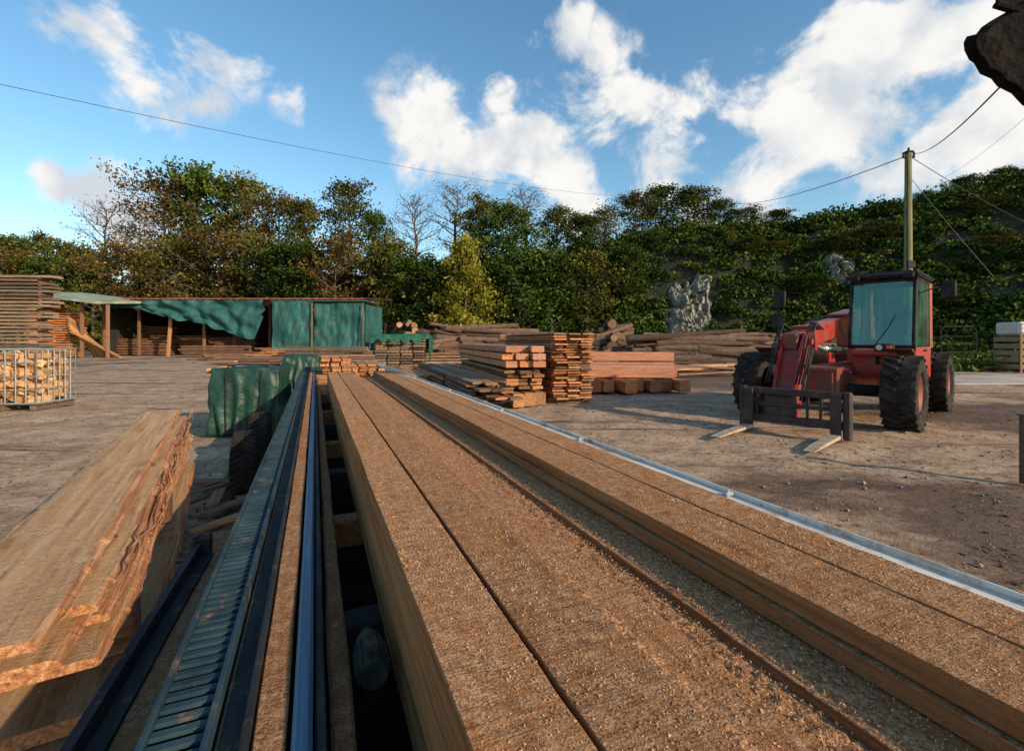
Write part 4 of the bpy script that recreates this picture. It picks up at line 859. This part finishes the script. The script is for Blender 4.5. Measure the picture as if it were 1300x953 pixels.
mb=MB(); mb.box((-1.62,.64,2.54),(1.5,1.08,.09),ch=.04); mb.box((-1.64,.64,2.60),(1.1,.8,.05),ch=.02)
for y in (.26,1.02): mb.box((-.87,y,2.51),(.08,.16,.1),ch=.02)
mb.tube([(-2.0,.3,2.62),(-2.0,.3,2.72)],.045,10)
part(mb,'cab_roof','black',cab)
def pane(vs,name='window'):
    mb=MB(); mb.add(vs,[(0,1,2,3)]); part(mb,name,'glass',cab)
pane([(-.855,cy0+.05,1.31),(-.855,cy1-.05,1.31),(-1.01,cy1-.05,zt-.03),(-1.01,cy0+.05,zt-.03)],'windscreen')
for y in (cy0+.01,cy1-.01):
    pane([(-.90,y,1.31),(-1.70,y,1.31),(-1.70,y,zt-.03),(-1.05,y,zt-.03)]); pane([(-1.74,y,1.31),(-2.28,y,1.31),(-2.24,y,zt-.03),(-1.74,y,zt-.03)])
pane([(-2.31,cy0+.05,1.31),(-2.31,cy1-.05,1.31),(-2.25,cy1-.05,zt-.03),(-2.25,cy0+.05,zt-.03)],'rear_window')
mb=MB(); mb.box((-1.85,.65,1.42),(.48,.46,.14),ch=.04); mb.box((-2.07,.65,1.75),(.12,.44,.6),(0,rad(-8),0),ch=.04); mb.box((-2.1,.65,2.11),(.08,.26,.16),ch=.03); part(mb,'seat','seat',cab)
mb=MB(); pts=[(-1.33+.05*math.sin(a),.65+.18*math.cos(a),1.70+.17*math.sin(a)) for a in [k*math.pi/8 for k in range(17)]]; mb.tube(pts,.014,6); mb.tube([(-1.33,.65,1.70),(-1.12,.65,1.34)],.03,8); mb.box((-.98,.65,1.36),(.12,.7,.14),ch=.03); part(mb,'steering_wheel','black',cab)
mb=MB(); mb.tube([(-.85,.55,1.30),(-.895,.74,1.62),(-.93,.84,1.85)],.008,5); part(mb,'wiper','black',cab)
mb=MB(); mb.box((-1.66,1.14,1.22),(.16,.03,.03),ch=.006); part(mb,'door_handle','black',cab)
mb=MB(); mb.box((-1.45,1.1,.48),(.5,.16,.03)); mb.box((-1.68,1.1,.6),(.03,.14,.26)); mb.box((-1.22,1.1,.6),(.03,.14,.26)); part(mb,'step','black',cab)
mb=MB(); mb.tube([(-1.05,1.12,2.2),(-1.2,1.34,2.3),(-1.3,1.42,2.3)],.012,6); mb.box((-1.3,1.48,2.26),(.06,.2,.28),ch=.02); part(mb,'mirror','black')
mb=MB(); mb.tube([(-.66,-.92,1.2),(-.64,-.94,1.7),(-.62,-.92,2.12)],.02,6); mb.box((-.62,-.90,2.2),(.07,.2,.34),ch=.02); mb.box((-.62,-.95,1.78),(.09,.2,.30),ch=.03); part(mb,'mirror','black')
bm0=Vector((-2.75,-.14,1.86)); bm1=Vector((.55,-.14,1.44)); dv=(bm1-bm0); ang=math.atan2(-dv.z,dv.x); L_=dv.length
mb=MB(); mb.box((bm0+bm1)/2,(L_,.28,.34),(0,ang,0),ch=.03); mb.box((-2.72,-.14,1.6),(.4,.62,.7),ch=.05); mb.box((-1.9,-.14,1.96),(1.2,.32,.05),(0,ang,0),ch=.01); mb.box(bm1+Vector((-.05,0,0)),(.10,.36,.42),(0,ang,0),ch=.01); bo=part(mb,'boom','paint')
mb=MB(); mb.box(bm1+Vector((.28,0,-.02)),(.7,.22,.26),(0,ang,0),ch=.02); part(mb,'inner_boom','paintd')
mb=MB()
for y in (-.28,.01): mb.prism([(.74,y,1.54),(1.06,y,1.52),(1.30,y,1.16),(1.54,y,.60),(1.60,y,.20),(1.36,y,.16),(1.16,y,.72),(.84,y,1.16)],(0,.04,0))
mb.prism([(.84,-.24,1.44),(1.02,-.24,1.42),(1.22,-.24,1.12),(1.44,-.24,.60),(1.44,-.24,.25),(1.37,-.24,.25),(1.18,-.24,.76),(.90,-.24,1.16)],(0,.25,0))
mb.tube([(1.48,-.34,.40),(1.48,.12,.40)],.05,12); mb.tube([(.95,-.34,1.38),(.95,.12,1.38)],.05,12); mb.tube([(1.2,-.32,1.0),(1.2,.10,1.0)],.035,10); part(mb,'boom_head','paint')
mb=MB(); mb.tube([(1.05,.13,1.28),(1.3,.13,.88)],.04,12); mb.tube([(1.3,.13,.88),(1.55,.13,.5)],.022,10); part(mb,'tilt_ram','black',sm=True)
mb=MB(); mb.tube([(-1.9,-.14,1.2),(-.5,-.14,1.25)],.06,12); mb.tube([(-.5,-.14,1.25),(.2,-.14,1.36)],.035,10); part(mb,'lift_ram','cage',sm=True)
for k,yy in enumerate((.07,.11,-.32,-.36,.15)):
    mb=MB(); mb.tube([(.55,yy,1.58),(.95,yy+.02,1.68),(1.24,yy+.03,1.42),(1.42,yy+.02,1.05),(1.56,yy,.74)],.015,6); part(mb,'hydraulic_hose','black',sm=True)
for k in range(3):
    mb=MB(); mb.tube([(-2.4,-.30-.03*k,2.0),(-1,-.31-.03*k,1.83),(.3,-.31-.02*k,1.60),(.8,-.30,1.5)],.013,6); part(mb,'hydraulic_hose','black',sm=True)
mb=MB(); yc=.06
mb.box((1.68,yc,.62),(.07,1.42,.10),ch=.01); mb.box((1.68,yc,.20),(.07,1.42,.11),ch=.01); mb.box((1.66,yc,.42),(.04,1.3,.06),ch=.01)
for y in (-.63,-.46,-.30,-.12,.08,.25,.42,.59,.76): mb.box((1.64,y,.41),(.05,.035,.42),ch=.006)
for y in (-.64,.76): mb.box((1.69,y,.35),(.12,.10,.66),ch=.02)
mb.box((1.62,-.12,.36),(.08,.46,.42),ch=.02); part(mb,'fork_carriage','dirtymetal')
for y in (-.54,.63):
    mb=MB(); mb.box((1.745,y,.35),(.05,.13,.60),ch=.008); part(mb,'fork_shank','dirtymetal')
    mb=MB(); mb.prism([(1.76,y-.065,.035),(1.76,y-.065,.085),(2.55,y-.065,.065),(2.93,y-.045,.045),(2.93,y-.045,.036)],(0,.13,0)); part(mb,'fork','forksteel')
# ------------------------------------------------------------------ pole and wires
YP=20; XP=WX(1153,YP); ztop=WZ(192,YP)
pl=thing('utility_pole','tall mossy wooden utility pole rising behind the telehandler cab','pole',(XP,YP,0))
mb=MB(); mb.tube([(0,0,-.5),(0,0,4),(0,0,ztop)],[.17,.15,.12],14); part(mb,'shaft','pole',pl,True)
mb=MB(); mb.box((0,-.02,ztop-.25),(.5,.1,.1),ch=.01); mb.box((0,0,ztop-.05),(.3,.28,.07),ch=.01); part(mb,'bracket','black',pl)
for x in (-.22,0,.22):
    mb=MB(); mb.lathe([(0,.14),(.03,.14),(.05,.10),(.03,.08),(.055,.05),(.03,.03),(.03,0)],(x,-.02,ztop-.2+(.2 if x==0 else 0)),'z',12); part(mb,'insulator','dirtymetal',pl)
mb=MB(); mb.tube([(-.16,-.14,.4),(-.13,-.12,ztop-.4)],.02,6); mb.box((0,-.17,4.6),(.3,.03,.3)); part(mb,'cable_duct','black',pl)
def wire(p,q,sag,label,r=.014):
    p=Vector(p);q=Vector(q); pts=[p.lerp(q,i/24)-Vector((0,0,sag*4*(i/24)*(1-i/24))) for i in range(25)]
    mb=MB(); mb.tube(pts,r,5); tag(mb.build('overhead_wire',M['wire']),label,'wire')
zt=ztop-.3
def PT(px,py,Y): return (WX(px,Y),Y,WZ(py,Y))
wire(PT(-160,72,16),PT(860,250,75),1.5,'long overhead wire running across the sky from the left edge to the treeline',.013)
wire((XP-.2,YP,zt+.05),PT(905,254,74),1.2,'overhead wire running left from the pole top down to the trees',.022)
wire((XP+.2,YP,zt+.2),PT(1272,108,6),.25,'wire running from the pole top up toward the dark roof corner',.012)
wire((XP+.2,YP,zt),PT(1420,335,22),.3,'wire dropping right from the pole toward the slope',.014)
wire((XP+.15,YP,zt-.9),PT(1262,352,19),.05,'steep stay wire from the pole down to the bank',.012)
wire(PT(1200,225,40),PT(1400,60,16),.4,'faint thin wire high at the right, crossing the bright cloud',.009)
# ------------------------------------------------------------------ roof corner top right
Yr=3.0; rc=thing('roof_corner','dark rusty roof corner jutting into the upper right of the view','roof',(0,0,0))
def rp(px,py,Y=Yr): return (WX(px,Y),Y,WZ(py,Y))
low=[(1228,62),(1227,52),(1231,44),(1243,41),(1250,32),(1262,24),(1290,8),(1300,0),(1420,-50),(1420,205),(1345,168),(1322,146),(1301,131),(1288,117),(1270,108),(1262,98),(1248,92),(1240,78),(1234,74)]
n=len(low); mb=MB(); front=[Vector(rp(*p)) for p in low]; cen=sum(front,Vector())/n
R1=[p+Vector((0,.02,0)) for p in front]; R0=[p.lerp(cen,.12)+Vector((0,-.03,0)) for p in front]; R2=[p+Vector((.55,.5,.30)) for p in front]
mb.add(R0+R1+R2,[tuple(range(n))[::-1]]+[(i,(i+1)%n,n+(i+1)%n,n+i) for i in range(n)]+[(n+i,n+(i+1)%n,2*n+(i+1)%n,2*n+i) for i in range(n)]+[tuple(range(2*n,3*n))]); part(mb,'edge_slab','rustmetal',rc)
mb=MB(); mb.prism([rp(1264,12,3.05),rp(1262,-30,3.05),rp(1440,-60,3.05),rp(1440,-10,3.05),rp(1300,8,3.05)],(.35,.3,.2)); part(mb,'gutter','rustmetal',rc)
mb=MB(); mb.tube([rp(1264,6,2.98),rp(1290,14,2.98),rp(1330,-5,2.98)],.022,8); part(mb,'pipe','rustmetal',rc)
# ------------------------------------------------------------------ right-edge bits
o=thing('wooden_post','short brown wooden post cut by the right edge beside the yard','post',(WX(1302,4.62),4.62,0)); mb=MB(); mb.box((0,0,.33),(.05,.09,.66),ch=.008); mb.build('shaft',M['brown'],o); mb=MB(); mb.box((0,0,.67),(.06,.105,.02)); mb.build('cap',M['grey'],o)
ct=thing('pallet_box','pale slatted pallet box at the right edge of the yard','box',(WX(1296,21),21,0))
mb=MB()
for z in (.25,.55,.85,1.15,1.45): mb.box((0,-.55,z),(1.3,.03,.2)); mb.box((-.65,0,z),(.03,1.1,.2)); mb.box((.65,0,z),(.03,1.1,.2))
mb.build('slat_side',M['grey'],ct)
for sx in (-.62,.62):
    mb=MB(); mb.box((sx,-.58,.8),(.1,.05,1.6)); mb.build('corner_post',M['brown'],ct)
mb=MB(); mb.box((0,0,1.6),(1.3,1.1,.04)); mb.build('lid',M['grey'],ct)
tk=thing('white_tank','weathered off white tank standing on the pallet box at the right edge','tank',(WX(1296,21),21,1.62))
mb=MB(); mb.box((0,0,.30),(1.25,1.1,.58),ch=.08); mb.build('body',M['white'],tk); mb=MB(); mb.lathe([(0,.05),(.14,.05),(.15,0)],(0,0,.595),'z',16); mb.build('cap',M['black'],tk)
mb=MB()
for z in (.12,.30,.48): mb.box((0,-.555,z),(1.26,.02,.03))
mb.build('band',M['grey'],tk)
gt=thing('metal_gate','thin dark tubular gate standing behind the telehandler','gate',(WX(1217,24),24,0))
mb=MB(); mb.tube([(-.9,0,0),(-.9,0,1.9),(-.7,0,2.1),(.7,0,2.1),(.9,0,1.9),(.9,0,0)],.03,8); mb.build('outer_frame',M['black'],gt)
mb=MB()
for z in (.4,.8,1.2,1.6): mb.tube([(-.9,0,z),(.9,0,z)],.02,6)
mb.build('bar',M['black'],gt)
# ------------------------------------------------------------------ sky
w=bpy.data.worlds.new('World'); scn.world=w; w.use_nodes=True; nt=w.node_tree; nt.nodes.clear(); L=nt.links.new
EL=rad(21); sv=Vector((.80,-.60,0)).normalized(); AZ=math.atan2(sv.x,sv.y)
o=nd(nt,'ShaderNodeOutputWorld'); sk=nd(nt,'ShaderNodeTexSky',sky_type='NISHITA'); sk.sun_disc=False; sk.sun_elevation=EL; sk.sun_rotation=AZ; sk.air_density=1.15; sk.dust_density=.5; sk.ozone_density=1.8
hs=nd(nt,'ShaderNodeHueSaturation'); hs.inputs['Hue'].default_value=.492; hs.inputs['Saturation'].default_value=1.2; hs.inputs['Value'].default_value=1.3; L(sk.outputs[0],hs.inputs['Color'])
bg=nd(nt,'ShaderNodeBackground'); bg.inputs[1].default_value=.15; L(hs.outputs[0],bg.inputs[0])
tc=nd(nt,'ShaderNodeTexCoord'); V=tc.outputs['Generated']
n1=nd(nt,'ShaderNodeTexNoise'); n1.inputs['Scale'].default_value=6.5; n1.inputs['Detail'].default_value=8; n1.inputs['Roughness'].default_value=.62; n1.inputs['Distortion'].default_value=.3; L(V,n1.inputs['Vector'])
n3=nd(nt,'ShaderNodeTexNoise'); n3.inputs['Scale'].default_value=4; n3.inputs['Detail'].default_value=3; L(V,n3.inputs['Vector'])
vm=nd(nt,'ShaderNodeVectorMath',operation='MULTIPLY_ADD'); L(n3.outputs['Color'],vm.inputs[0]); vm.inputs[1].default_value=(.24,.24,.24)
vs2=nd(nt,'ShaderNodeVectorMath',operation='SUBTRACT'); L(V,vs2.inputs[0]); vs2.inputs[1].default_value=(.12,.12,.12); L(vs2.outputs[0],vm.inputs[2]); VD=vm.outputs[0]
acc=None
CL=[(150,55,78),(215,90,72),(255,70,50),(335,125,38),(190,280,62),(550,190,68),(600,215,50),(660,190,82),(715,235,62),(715,48,42),(775,110,68),(830,170,92),(870,130,55),(960,120,80),(1000,195,100),(960,245,75),(1080,95,95),(1145,60,78),(1205,30,78),(1085,180,84),(1250,160,74),(1330,60,120),(640,125,34),(100,245,32),(1170,215,60)]
for (px,py,r) in CL:
    d=Vector(((px-650)/F,1,(HY-py)/F)); ln=d.length; rr=r/F/ln*1.05; d.normalize()
    dp=nd(nt,'ShaderNodeVectorMath',operation='DISTANCE'); L(VD,dp.inputs[0]); dp.inputs[1].default_value=d
    mr=nd(nt,'ShaderNodeMapRange'); mr.inputs[1].default_value=rr*1.35; mr.inputs[2].default_value=0; L(dp.outputs['Value'],mr.inputs[0])
    if acc is None: acc=mr.outputs[0]
    else:
        mx=nd(nt,'ShaderNodeMath',operation='MAXIMUM'); L(acc,mx.inputs[0]); L(mr.outputs[0],mx.inputs[1]); acc=mx.outputs[0]
m1=nd(nt,'ShaderNodeMath',operation='MULTIPLY_ADD'); L(n1.outputs['Fac'],m1.inputs[0]); m1.inputs[1].default_value=3.2; L(acc,m1.inputs[2])
al=nd(nt,'ShaderNodeMapRange',interpolation_type='SMOOTHSTEP'); al.inputs[1].default_value=1.82; al.inputs[2].default_value=2.38; L(m1.outputs[0],al.inputs[0])
g=nd(nt,'ShaderNodeMapRange'); g.inputs[1].default_value=.0; g.inputs[2].default_value=.35; L(acc,g.inputs[0])
mm=nd(nt,'ShaderNodeMath',operation='MULTIPLY'); L(al.outputs[0],mm.inputs[0]); L(g.outputs[0],mm.inputs[1])
n2=nd(nt,'ShaderNodeTexNoise'); n2.inputs['Scale'].default_value=9; n2.inputs['Detail'].default_value=6; L(V,n2.inputs['Vector'])
cr=ramp(nt,[(.38,(.66,.71,.77)),(.52,(.95,.93,.90)),(.68,(1,.98,.94))]); L(n2.outputs['Fac'],cr.inputs[0])
bc=nd(nt,'ShaderNodeBackground'); bc.inputs[1].default_value=1.0; L(cr.outputs[0],bc.inputs[0])
ms=nd(nt,'ShaderNodeMixShader'); L(mm.outputs[0],ms.inputs[0]); L(bg.outputs[0],ms.inputs[1]); L(bc.outputs[0],ms.inputs[2]); L(ms.outputs[0],o.inputs[0])
sun=bpy.data.lights.new('sun','SUN'); sun.energy=5.0; sun.angle=rad(.5); sun.color=(1,.80,.55); so=link('sun',sun)
dirv=Vector((sv.x*math.cos(EL),sv.y*math.cos(EL),math.sin(EL))); so.rotation_euler=dirv.to_track_quat('Z','Y').to_euler(); so.location=dirv*50
cd=bpy.data.cameras.new('camera'); cam=link('camera',cd,loc=(0,0,CH),rot=(math.pi/2,0,0)); cd.sensor_fit='HORIZONTAL'; cd.sensor_width=36; cd.lens=36*F/1300; cd.shift_y=-44.5/1300; cd.clip_start=.03; cd.clip_end=2000
scn.camera=cam
scn.view_settings.view_transform='Standard'; scn.view_settings.look='None'; scn.view_settings.exposure=0
